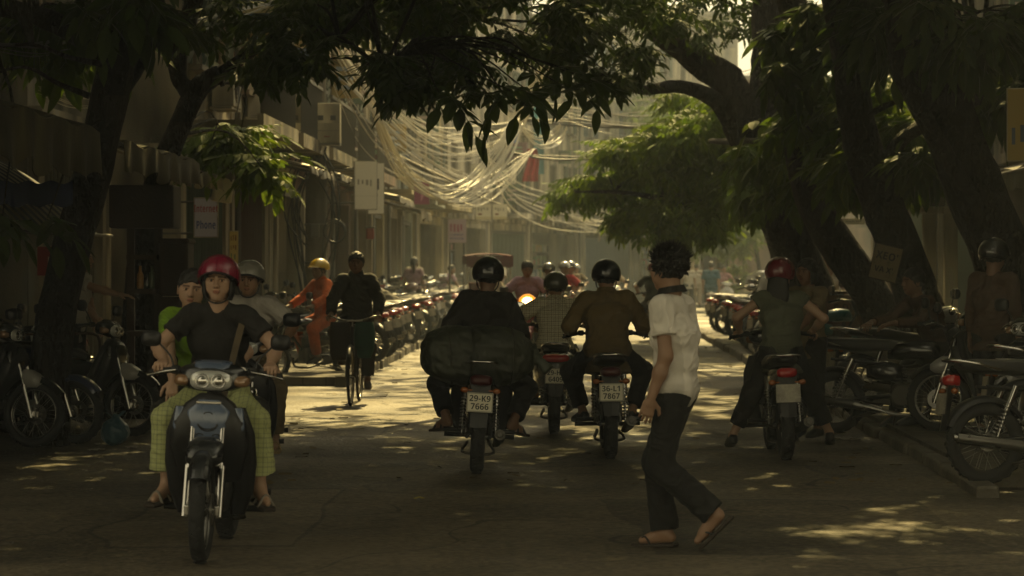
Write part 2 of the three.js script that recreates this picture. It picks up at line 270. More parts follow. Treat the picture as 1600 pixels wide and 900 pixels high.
  const cs = [[.30, .05, .05], [.08, .13, .26], [.42, .38, .28], [.10, .18, .12], [.40, .30, .08], [.34, .18, .24]], ns = 1 + (R() * 2 | 0);
  for (let k = 0; k < ns; k++) { const c = cs[R() * 6 | 0], y = 3.2 + R() * 2.4, hh = .5 + R() * 1.1, ww = .4 + R() * .4, x = (R() - .5) * (w - .8), sg = obj('sign', [rbox(.10, hh, ww, .02, x, y + hh / 2, .3 + ww / 2), rod([x, y + hh * .8, 0], [x, y + hh * .8, .32], .015, .015, 5)], mat(...c, .55, 0, { map: streak }), t); obj('sign_mark', [0, 1, 2].flatMap((q) => [-1, 1].map((s) => box(.006, hh * .1, ww * (.5 + R() * .2), x + s * .053, y + hh * (.25 + .22 * q), .3 + ww / 2))), mat(.5 - c[0] * .8, .48 - c[1] * .8, .4 - c[2] * .7, .6), sg); }
  return t;
}
const HL = [ // left side, nearest first: [D, width, options]
  [13, 5, { label: 'dark near shophouse behind the olive tarp awning', lat: -6.4, color: [.2, .17, .13], shop: 'open' }],
  [18.1, 5, { label: 'dark open shop behind the tree with the leaning trunk', lat: -6.4, color: [.24, .22, .18], shop: 'open', shut: 'blue' }],
  [23.2, 4.6, { label: 'shop with open front under the blue and white striped awning', lat: -6.4, color: [.26, .26, .22], shop: 'half', shut: 'green' }],
  [28, 4.2, { label: 'narrow house with grey shutter behind the dark booth', lat: -6, color: [.3, .28, .24], shop: 'shutter', shut: 'grey' }],
  [32.4, 4.6, { label: 'house with dark striped gate beside the phone sign', lat: -5, color: [.36, .33, .27], shop: 'shutter', shut: 'green', balcony: 2 }],
  [37.2, 4.4, { label: 'house with brown studded gate left of the utility pole', lat: -5, color: [.38, .34, .27], shop: 'shutter', shut: 'brown', balcony: 1 }],
  [41.8, 5, { label: 'cream house with pale gate right behind the utility pole', lat: -5, color: [.48, .44, .34], shop: 'half', shut: 'cream', balcony: 1, floors: 4, h: 12 }],
  [47, 4.4, { label: 'shop with cream front just beyond the white box signs', lat: -5, color: [.46, .42, .34], shop: 'open', balcony: 2 }],
  [51.6, 5.2, { label: 'open shop with brown red pillars behind the parked motorbikes', lat: -5, color: [.26, .14, .11], shop: 'open', balcony: 1, floors: 4, h: 12 }],
  [57, 4.6, { label: 'dim open shop behind the woman with a ponytail', lat: -5, color: [.42, .38, .3], shop: 'open' }],
  [61.8, 5, { label: 'house with green gate behind the lilac sign', lat: -5, color: [.44, .4, .26], shop: 'half', shut: 'green', balcony: 2 }],
  [67, 5, { label: 'house with two small white signs over its door', lat: -5, color: [.4, .38, .32], shop: 'open', balcony: 1, floors: 4, h: 12.5 }],
  [72.2, 6, { label: 'grey green house behind the maroon cyclo hood', lat: -5, color: [.3, .33, .3], shop: 'half', shut: 'grey', balcony: 2 }],
  [78.4, 6, { label: 'yellowish house with long awning beyond the cyclo', lat: -4.6, turn: -.08, color: [.46, .4, .24], shop: 'open', balcony: 1, floors: 4, h: 13 }],
  [84.6, 7, { label: 'tall house with turquoise panels hung with a red banner', lat: -3.7, turn: -.16, color: [.42, .4, .36], shop: 'open', floors: 5, h: 16 }],
  [92, 7, { label: 'pale house under the sagging cables beyond the red banner', lat: -2.5, turn: -.19, color: [.5, .47, .4], shop: 'shutter', shut: 'green', balcony: 2, floors: 4, h: 13 }],
  [99.4, 8, { label: 'hazy house with tiled awning far down the left side', lat: -.9, turn: -.24, color: [.45, .42, .34], shop: 'open', balcony: 1 }],
  [108, 9, { label: 'far hazy house, second last on the left side', lat: 1.4, turn: -.27, color: [.5, .48, .42], shop: 'shutter', shut: 'blue', floors: 4, h: 12 }],
  [118, 10, { label: 'last house on the left side before the street ends', lat: 4.3, turn: -.3, color: [.45, .43, .37], shop: 'open', floors: 4, h: 13 }],
];
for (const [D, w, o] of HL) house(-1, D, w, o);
const HR = [
  [10, 6, { label: 'dark house at the near right edge behind the trees', color: [.16, .13, .10], shop: 'shutter', shut: 'brown', h: 7, floors: 2 }],
  [16.2, 6, { label: 'house with yellow poster wall at the right edge', color: [.26, .2, .11], shop: 'half', shut: 'green', h: 7, floors: 2 }],
  [22.4, 6, { label: 'dark house behind the thickest leaning trunk', color: [.14, .11, .085], shop: 'half', shut: 'green', h: 7, floors: 2 }],
  [28.6, 6, { label: 'house with brown wall behind the scrap sign', color: [.16, .11, .08], shop: 'half', shut: 'brown', h: 7, floors: 2 }],
  [34.8, 6, { label: 'house with two pale pillars under a porch roof', color: [.2, .16, .12], shop: 'open', h: 7, floors: 2 }],
  [41, 6, { label: 'house with green shutter behind the fork of leaning trunks', color: [.24, .22, .17], shop: 'shutter', shut: 'green', h: 7, floors: 2 }],
  [47.2, 5.6, { label: 'house with green door behind the man in an undershirt', color: [.28, .26, .2], shop: 'half', shut: 'green', h: 7, floors: 2 }],
  [53, 5, { label: 'corner house on the right behind the parked motorbikes', color: [.24, .2, .15], shop: 'shutter', shut: 'brown', h: 7, floors: 2 }],
  [104, 9, { label: 'beige corner house beyond the side street on the right', lat: 6.2, color: [.3, .21, .15], shop: 'open', floors: 3, h: 9 }],
  [113.4, 12, { label: 'low far house on the right behind the street trees', lat: 6.2, color: [.34, .26, .2], shop: 'shutter', shut: 'grey', floors: 3, h: 9 }],
];
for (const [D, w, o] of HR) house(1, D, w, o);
{ // the street closes far away
  const R = rng(77), cols = [[.42, .40, .36], [.38, .36, .30], [.46, .42, .34], [.36, .36, .34], [.42, .38, .3]], nm = ['pale', 'grey', 'cream', 'tall', 'low'];
  [[-9, 8, 15], [-1, 7, 12], [6, 8, 17], [14.2, 8, 13], [22.4, 8, 11]].forEach(([x, w, h], i) => {
    const t = thing('far_building', nm[i] + ' hazy building closing the far end of the street, number ' + ['one', 'two', 'three', 'four', 'five'][i] + ' from the left', 'building', V(x + 4, 0, -158 - (i % 2) * 4)), holes = [];
    for (let f = 0; f < Math.floor(h / 3); f++) for (let k = 0; k < 3; k++) holes.push([(k - 1) * w / 3.2, .9 + f * 3, 1.2, 1.5]);
    obj('wall', [wallShape(w - .1, h, holes, .3), box(w - .1, h, 7, 0, h / 2, -3.92)], wall(...cols[i]), t); obj('roof', box(w + .3, .25, 8, 0, h + .128, -3.4), m.concrete, t);
    for (const [a, b, c, d] of holes) obj('window', [box(c, .08, .2, a, b - .042, -.05), box(.08, d, .12, a, b + d / 2, -.2), box(c, .08, .12, a, b + d * .6, -.201)], frameMat, t);
  });
}
// ---------- trees ----------
function leafletGeo(pos, col, base, dir, up, L, W, tint) { // one leaflet folded along its midrib, two segments long
  const side = dir.clone().cross(up).normalize(), nrm = side.clone().cross(dir).normalize();
  const p = (t, s, d) => base.clone().addScaledVector(dir, t * L).addScaledVector(side, s * W).addScaledVector(nrm, d * W - t * t * L * .18);
  const T = [0, .22, .5, .78, 1], wd = [.04, .42, .5, .3, 0], row = T.map((t, i) => [p(t, wd[i], .10 * wd[i]), p(t, 0, -.14 * wd[i]), p(t, -wd[i], .10 * wd[i])]);
  for (let i = 0; i < 4; i++) for (const k of [0, 1]) { const [a0, a1, b0, b1] = [row[i][k], row[i][k + 1], row[i + 1][k], row[i + 1][k + 1]], list = i === 3 ? [a0, a1, b0] : [a0, a1, b0, a1, b1, b0]; for (const q of list) { pos.push(q.x, q.y, q.z); col.push(tint, tint, tint); } }
}
function spray(seed, pairs, L, lw, ll, droop) {
  const R = rng(seed), pos = [], col = [];
  for (let i = 0; i <= pairs; i++) {
    const t = (i + .6) / (pairs + .6), base = V(0, -droop * t * t * L, t * L), f = V(0, -droop * 1.6 * t, 1).normalize();
    if (i === pairs) leafletGeo(pos, col, base, f, V(0, 1, 0), ll * 1.1, lw, .8 + R() * .4);
    else for (const s of [-1, 1]) { const d = V(s * (1.1 - .4 * t), -.25 - R() * .5, .35 + .6 * t).normalize(); leafletGeo(pos, col, base, d, V(0, 1, 0).addScaledVector(V(R() - .5, 0, R() - .5), .5), ll * (.8 + .35 * R()), lw * (.85 + .3 * R()), .75 + R() * .5); }
  }
  const rod1 = prep(rod([0, 0, 0], [0, -droop * .25 * L, L * .5], .004, .003, 3)), rod2 = prep(rod([0, -droop * .25 * L, L * .5], [0, -droop * L, L], .003, .002, 3));
  const g = new THREE.BufferGeometry(); g.setAttribute('position', new THREE.Float32BufferAttribute(pos, 3)); g.setAttribute('color', new THREE.Float32BufferAttribute(col, 3)); g.computeVertexNormals();
  return join([prep(g), rod1, rod2]);
}
const sprays = { big: [spray(11, 3, .26, .055, .145, .2), spray(12, 2, .2, .06, .15, .4), spray(13, 4, .32, .05, .13, .15), spray(14, 5, .36, .045, .12, .1)], pinnate: [spray(1, 5, .38, .062, .16, .3), spray(2, 4, .34, .06, .16, .55), spray(3, 6, .44, .055, .15, .2)], broad: [spray(4, 2, .26, .095, .23, .5), spray(5, 3, .28, .09, .22, .7), spray(6, 1, .18, .11, .25, .9)] };
const leafMat = (r, g, b, tr = .42) => new THREE.MeshPhysicalMaterial({ color: lin(r, g, b), roughness: .72, specularIntensity: .45, transmission: tr, thickness: 0, vertexColors: true, side: THREE.DoubleSide });
const greens = { dark: leafMat(.062, .098, .018, .46), mid: leafMat(.115, .175, .016, .6), bright: leafMat(.13, .20, .017, .62) };  // light put into leaf colour: brighter copies for clumps meant as sunlit
const leafPlace = (c, R, flat) => {
  const yaw = R() * 2 * PI, pitch = (R() - .35) * 1.1; Q4.setFromEuler(new THREE.Euler(pitch, yaw, (R() - .5) * .9, 'YXZ'));
  const s = .6 + R() * .75; return new THREE.Matrix4().compose(c, Q4.clone(), V(s, s, s));
};
const GAPS = [[3.1, 21.6, .62], [4.2, 23.6, .5], [2.4, 24.3, .5], [4.6, 21.4, .45], [.4, 32.5, 1.0], [-1.4, 34, 1.2], [-.6, 29.5, .7], [1.9, 30.5, .8]]; // openings in the canopy
// blobs: [px, py, D, rx px, ry px, depth m, n, single leaves?]
function crown(tree, blobs, kind, mt, seed, singles = 0) {
  const R = rng(seed), nk = sprays[kind].length, lists = sprays[kind].map(() => []), cl = []; let nS = 0;
  for (const [px, py, D, rx, ry, dz, n] of blobs) {
    const cs = []; for (let k = 0; k < Math.max(3, n / 26); k++) { let x, y, z; do { x = R() * 2 - 1; y = R() * 2 - 1; z = R() * 2 - 1; } while (x * x + y * y + z * z > 1); cs.push([x * .85, y * .85, z * .85]); }
    for (let i = 0; i < n; i++) {
      const c = cs[R() * cs.length | 0], q = .32, a = R() * 2 * PI, b = Math.acos(2 * R() - 1), rr = q * Math.cbrt(R());
      const x = c[0] + rr * Math.sin(b) * Math.cos(a), y = c[1] + rr * .8 * Math.cos(b), z = c[2] + rr * Math.sin(b) * Math.sin(a);
      const p = at(px + x * rx, py + y * ry, D); p.z += z * dz; if (p.y > 4.6 && GAPS.some(([gx, gd, gr]) => Math.hypot(p.x - gx, (-p.z - gd) * .8) < gr) && R() < .86) continue; lists[R() * nk | 0].push(leafPlace(p, R));
    }
    for (const c of cs) { const p = at(px + c[0] * rx, py + c[1] * ry, D); p.z += c[2] * dz; cl.push(p); }
  }
  let root = null;
  lists.forEach((l, i) => {
    const own = Math.min(l.length, Math.ceil(singles / 3)), rest = l.length - own;
    const im = new THREE.InstancedMesh(sprays[kind][i], mt, Math.max(rest, 1)); for (let k = 0; k < rest; k++) { im.setMatrixAt(k, l[own + k]); const v = .7 + .6 * R(); im.setColorAt(k, new THREE.Color(v * (.9 + .25 * R()), v, v * .9)); }
    im.name = root ? 'foliage' : 'crown'; im.castShadow = im.receiveShadow = true; if (root) im.userData.kind = 'stuff';
    (root || tree).add(im); root = root || im;
    for (let k = 0; k < own; k++) { const s = new THREE.Mesh(sprays[kind][i], mt); s.name = 'leaf'; s.castShadow = s.receiveShadow = true; s.applyMatrix4(l[k]); root.add(s); }
  });
  root.userData.kind = 'stuff';
  return cl;
}
const pp = (list, D) => list.map(([x, y, d]) => at(x, y, d ?? D));
function tree(label, limbs, crowns, seed, group) {
  const t = thing('street_tree', label, 'tree', V(0, 0, 0), 0, group), R = rng(seed * 31);
  limbs.forEach(([pts, rad], i) => obj(i ? 'branch' : 'trunk', limb(pts, rad, i ? 9 : 14, i ? 26 : 36, i ? .16 : .12, seed + i), m.bark, t));
  const twigs = [];
  crowns.forEach(([blobs, kind, mt, singles], i) => {
    const cl = crown(t, blobs, kind, mt, seed * 7 + i, singles || 0);
    const ends = limbs.flatMap(([pts]) => pts.slice(Math.floor(pts.length / 2)));
    for (const c of cl) { if (R() < .55) { let e = ends[0]; for (const q of ends) if (q.distanceTo(c) < e.distanceTo(c)) e = q; const len = e.distanceTo(c); if (len > 5) { e = c.clone().add(V((R() - .5) * 1.5, .3, (R() - .5) * 1.5)); }
      const md = e.clone().lerp(c, .5).add(V((R() - .5) * .3 * Math.min(len, 2), .12 * Math.min(len, 2), (R() - .5) * .3)); twigs.push(limb([e, md, c], [.022, .012, .005], 5, 8)); } }
  });
  if (twigs.length) obj('twig', twigs, m.bark, t);
  return t;
}
const G = greens;
tree('thick forked tree leaning over the road, limbs spreading to the upper middle', [
  [pp([[1318, 585], [1268, 450], [1226, 345], [1196, 260], [1172, 185]], 38), [.40, .33, .33, .36, .42]],
  [pp([[1172, 215], [1140, 130], [1090, 95], [1030, 45, 36], [930, -30, 34]], 38), [.34, .26, .21, .18, .13]],
  [pp([[1185, 210], [1200, 110], [1200, 0], [1190, -160]], 38), [.36, .26, .24, .2]],
  [pp([[1160, 210], [1120, 160], [1060, 135, 37], [1000, 140, 36], [930, 110, 35]], 38), [.2, .13, .1, .07, .04]],
  [pp([[930, -30, 34], [820, -10, 31], [700, 30, 28], [620, 90, 25]], 34), [.15, .1, .07, .03]],
], [
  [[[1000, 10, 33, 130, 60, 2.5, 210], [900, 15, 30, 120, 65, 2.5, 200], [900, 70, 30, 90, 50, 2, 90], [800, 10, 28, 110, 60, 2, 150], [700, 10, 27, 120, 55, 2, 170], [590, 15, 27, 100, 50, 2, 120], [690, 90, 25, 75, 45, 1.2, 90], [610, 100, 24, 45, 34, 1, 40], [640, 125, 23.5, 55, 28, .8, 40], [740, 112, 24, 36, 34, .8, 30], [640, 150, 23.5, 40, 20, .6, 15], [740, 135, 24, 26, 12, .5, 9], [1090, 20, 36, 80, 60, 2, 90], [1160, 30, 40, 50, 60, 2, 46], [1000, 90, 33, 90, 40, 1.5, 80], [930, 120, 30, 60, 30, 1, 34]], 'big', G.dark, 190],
  [[[850, 110, 23, 26, 16, .3, 4], [825, 150, 22, 22, 14, .3, 4], [945, 140, 23, 26, 14, .3, 4], [700, 142, 22, 18, 12, .3, 3], [790, 138, 22, 14, 12, .3, 3], [890, 130, 23, 22, 18, .3, 4]], 'broad', G.dark, 43],
], 1);
tree('slim leaning tree between the forked tree and the scrap sign', [
  [pp([[1412, 604], [1362, 460], [1302, 375], [1266, 300], [1252, 200], [1262, 110], [1230, -30], [1200, -200]], 34), [.3, .25, .25, .22, .24, .22, .2, .15]],
  [pp([[1266, 300], [1240, 240], [1190, 225, 36], [1110, 220, 42]], 34), [.14, .1, .08, .04]],
], [
  [[[1250, 240, 36, 90, 45, 2, 360], [1300, 200, 33, 110, 55, 2, 460], [1330, 140, 33, 70, 40, 1.5, 240], [1390, 180, 31, 60, 60, 1.5, 260], [1380, 240, 31, 90, 40, 1.6, 260], [1220, 290, 37, 80, 30, 1.5, 200]], 'broad', G.mid, 60],
  [[[1290, 40, 32, 90, 40, 1.5, 140], [1340, 20, 30, 80, 40, 1.5, 130], [1260, 90, 31, 60, 40, 1, 60]], 'broad', G.dark, 60],
], 2);
tree('leaning tree with the scrap sign on its trunk', [
  [pp([[1470, 628], [1432, 460], [1396, 365], [1366, 285], [1340, 190], [1325, 80], [1290, -80]], 30), [.32, .27, .25, .24, .22, .2, .16]],
  [pp([[1366, 285], [1400, 230], [1460, 190, 28], [1530, 160, 27]], 30), [.12, .09, .07, .03]],
], [
  [[[1540, 150, 29, 80, 40, 1.2, 330], [1570, 110, 28, 60, 40, 1.2, 140], [1440, 250, 30, 60, 26, 1, 90]], 'broad', G.dark, 60],
  [[[1360, -160, 28, 190, 90, 3.5, 420], [1096, -340, 26, 800, 130, 9, 5600], [1020, -230, 44, 480, 80, 8, 1900]], 'pinnate', G.dark],  // wide overhead blobs are out of view, added to shade and dapple the road
], 3);
tree('thickest trunk at the right edge leaning left', [
  [pp([[1650, 690], [1582, 450], [1524, 300], [1482, 180], [1448, 60], [1420, -60], [1370, -300]], 24), [.36, .29, .28, .27, .27, .25, .2]],
  [pp([[1510, 300], [1450, 195], [1408, 110], [1392, 0], [1380, -100]], 23.6), [.1, .085, .085, .07, .06]],
], [
  [[[1500, 50, 24, 70, 40, 1, 90], [1480, 15, 23, 100, 40, 1.2, 130], [1400, 30, 24, 70, 40, 1, 70], [1570, 30, 25, 50, 60, 1, 80]], 'broad', G.dark, 60],
  [[[1500, -170, 24, 260, 110, 3, 520], [1250, -330, 23, 260, 100, 3, 420], [1600, -420, 22, 600, 120, 9, 1500], [950, -3900, 4, 7000, 500, 8, 8500]], 'pinnate', G.dark],  // last blob is unseen canopy over the camera, added to shade the near haze
], 4);
tree('leaning trunk by the olive awning at the left edge', [
  [pp([[72, 705], [84, 520], [108, 400], [142, 280], [165, 180], [186, 80], [210, -40], [240, -250]], 22), [.2, .17, .17, .165, .16, .16, .15, .1]],
  [pp([[180, 100], [130, 60], [60, 25], [-40, 5]], 22), [.12, .1, .09, .07]],
  [pp([[150, 240], [190, 150], [240, 60], [252, -40]], 22.3), [.07, .06, .05, .04]],
  [pp([[140, 150], [90, 130], [40, 105], [-20, 118]], 22), [.03, .02, .015, .01]], [pp([[160, 100], [110, 90], [50, 70], [-10, 75]], 21.5), [.03, .02, .014, .008]],
], [
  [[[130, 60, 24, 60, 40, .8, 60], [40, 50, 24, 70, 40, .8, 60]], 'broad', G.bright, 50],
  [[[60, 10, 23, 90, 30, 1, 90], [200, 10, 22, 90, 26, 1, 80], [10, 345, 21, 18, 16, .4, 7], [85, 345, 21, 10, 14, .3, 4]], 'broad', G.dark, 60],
  [[[100, -150, 21, 300, 100, 3, 420], [420, -560, 19, 1000, 150, 10, 6400], [477, -216, 31, 200, 70, 3, 600], [950, -620, 19, 1100, 120, 5, 3600]], 'pinnate', G.dark],  // large blobs above the view, added to close sunny gaps over the near ground
], 5);
tree('tree with a sawn limb stub above the dark booth', [
  [pp([[212, 660], [216, 520], [226, 380], [246, 285], [276, 210], [316, 130], [345, 118]], 26), [.2, .17, .15, .13, .115, .115, .11]],
  [pp([[300, 150], [278, 115], [284, 60], [302, 0], [310, -120]], 26), [.1, .1, .1, .095, .07]],
  [pp([[325, 130], [380, 90], [450, 45], [530, 60, 25], [600, 110, 24]], 26), [.08, .06, .045, .03, .015]],
], [
  [[[360, 225, 31, 60, 38, 1, 130], [405, 255, 30, 34, 26, .6, 40]], 'pinnate', G.mid, 60],
  [[[450, 50, 25, 90, 50, 1.6, 80], [400, 105, 25, 50, 30, 1, 32], [500, 90, 24, 60, 28, 1, 34], [340, 30, 25, 60, 40, 1.2, 38], [540, 30, 26, 80, 40, 1.4, 76], [470, 10, 26, 120, 30, 1.5, 67]], 'big', G.dark, 150],
  [[[600, -160, 24, 260, 90, 3.5, 160], [800, -250, 27, 260, 90, 3.5, 151]], 'pinnate', G.dark],
], 6);
tree('sunlit tree reaching over the road beyond the forked tree', [
  [pp([[1262, 540], [1230, 440], [1200, 350], [1150, 260], [1080, 220], [1010, 230]], 50), [.2, .17, .16, .13, .1, .05]],
  [pp([[1200, 350], [1120, 320], [1040, 310], [960, 300], [900, 300]], 50), [.1, .08, .06, .04, .02]],
], [
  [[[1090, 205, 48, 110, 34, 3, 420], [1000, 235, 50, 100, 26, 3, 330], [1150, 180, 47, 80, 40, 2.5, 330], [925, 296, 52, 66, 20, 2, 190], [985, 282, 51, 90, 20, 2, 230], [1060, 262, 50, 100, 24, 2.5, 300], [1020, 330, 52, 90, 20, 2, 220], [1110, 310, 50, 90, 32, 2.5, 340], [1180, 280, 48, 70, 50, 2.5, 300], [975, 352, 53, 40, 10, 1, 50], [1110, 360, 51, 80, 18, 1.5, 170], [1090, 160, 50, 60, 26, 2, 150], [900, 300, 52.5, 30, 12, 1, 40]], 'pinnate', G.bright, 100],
], 7);
tree('slender twin stemmed tree beside the far parked car', [
  [pp([[1200, 488], [1190, 440], [1172, 340], [1150, 270]], 86), [.12, .075, .06, .04]], [pp([[1215, 488], [1212, 440], [1205, 350], [1210, 280]], 62), [.1, .08, .07, .04]],
], [
  [[[1120, 360, 88, 90, 34, 3, 520], [1180, 350, 86, 60, 50, 3, 420], [1080, 340, 90, 60, 26, 2.5, 220], [1160, 430, 88, 22, 24, 1, 60]], 'pinnate', G.mid, 40],
], 8);
tree('far hazy tree arching over the right side of the street', [
  [pp([[1150, 472], [1130, 400], [1090, 320], [1040, 280]], 110), [.25, .2, .17, .1]],
], [[[[1050, 250, 110, 70, 60, 4, 700], [990, 250, 114, 50, 50, 4, 420], [1110, 300, 108, 70, 50, 4, 500], [1000, 170, 116, 70, 60, 4, 420], [1100, 200, 112, 90, 70, 4, 600]], 'pinnate', G.bright]], 9);
// ---------- motorbikes: forward is +z, wheels on y = 0 ----------
const ZR = -.60, ZF = .62, RW = .278;
const torusX = (R, r, a = 10, b = 40, x = 0, y = 0, z = 0, sx = 1) => mv(new THREE.TorusGeometry(R, r, a, b), x, y, z, 0, PI / 2, 0, [1, 1, 1]);
const cylX = (r, w, x, y, z, n = 18) => mv(new THREE.CylinderGeometry(r, r, w, n), x, y, z, 0, 0, PI / 2);
const wheelGeo = (() => {
  const make = (r) => { const pts = []; for (let i = 0; i <= 12; i++) { const a = i / 12 * 2 * PI; pts.push(new THREE.Vector2(RW - r + Math.cos(a) * r, Math.sin(a) * r * 1.12)); } const g = new THREE.LatheGeometry(pts, 44); g.rotateZ(PI / 2); return g; };
  const tread = (r) => Array.from({ length: 44 }, (_, i) => { const a = i / 44 * 2 * PI; return box(r * 1.1, .008, .014, ((i % 2) - .5) * r * .5, Math.cos(a) * (RW - .001), Math.sin(a) * (RW - .001), a, (i % 2 ? .5 : -.5), 0); });
  const rim = () => { const l = [torusX(RW - .062, .011, 8, 44), torusX(RW - .075, .006, 6, 44, .018), torusX(RW - .075, .006, 6, 44, -.018), cylX(.042, .11, 0, 0, 0), cylX(.062, .035, -.03, 0, 0, 24), cylX(.015, .19, 0, 0, 0, 10)];
    for (let i = 0; i < 28; i++) { const a = i / 28 * 2 * PI, b = a + (i % 4 < 2 ? .5 : -.5), s = i % 2 ? .035 : -.035; l.push(rod([s, Math.cos(a) * .04, Math.sin(a) * .04], [s * .25, Math.cos(b) * (RW - .068), Math.sin(b) * (RW - .068)], .0022, .0022, 4)); } return l; };
  return { front: join([make(.036), ...tread(.036)]), rear: join([make(.046), ...tread(.046)]), rim: join(rim()) };
})();
function arcShell(r, w, a0, a1, z, y, t = .006, crown = .03) { return sheet((u, v) => { const a = lerp(a0, a1, u), s = v * 2 - 1, rr = r - crown * s * s * s * s - .012 * s * s; return [s * w / 2, y + Math.sin(a) * rr, z + Math.cos(a) * rr]; }, 22, 8, -t); }
const spring = (a, b, R, turns, r) => { a = V(...a); b = V(...b); const pts = [], q = new THREE.Quaternion().setFromUnitVectors(V(0, 1, 0), b.clone().sub(a).normalize()), L = a.distanceTo(b); for (let i = 0; i <= turns * 8; i++) { const t = i / (turns * 8), f = i / 8 * 2 * PI; pts.push(V(Math.cos(f) * R, t * L, Math.sin(f) * R).applyQuaternion(q).add(a)); } return tube(pts, r, turns * 10, 5); };
function plateTex(l1, l2, faint) { return label(256, 188, (g, w, h) => { g.fillStyle = '#cfc9b4'; g.fillRect(0, 0, w, h); g.strokeStyle = '#55503f'; g.lineWidth = 5; g.strokeRect(6, 6, w - 12, h - 12); g.fillStyle = faint ? '#8d8875' : '#191713'; g.textAlign = 'center'; g.textBaseline = 'middle'; g.font = 'bold 82px sans-serif'; g.fillText(l1, w / 2, h * .29, w - 40); g.fillText(l2, w / 2, h * .72, w - 36); }); }
const PL = { blank: mat(.42, .4, .34, .5, 0, { map: grime }) };
function plateMesh(t, lines, x, y, z, tilt, parent) {
  const mt = lines ? mat(1, 1, 1, .5, 0, { map: plateTex(...lines) }) : PL.blank, q = new THREE.PlaneGeometry(.19, .14); q.rotateY(PI);
  const p = obj('licence_plate', rbox(.196, .146, .006, .003, 0, 0, 0), m.dull, parent || t); p.position.set(x, y, z); p.rotation.x = tilt;
  const f = obj('plate_face', q, mt, p, true); f.position.z = -.0042; return p;
}
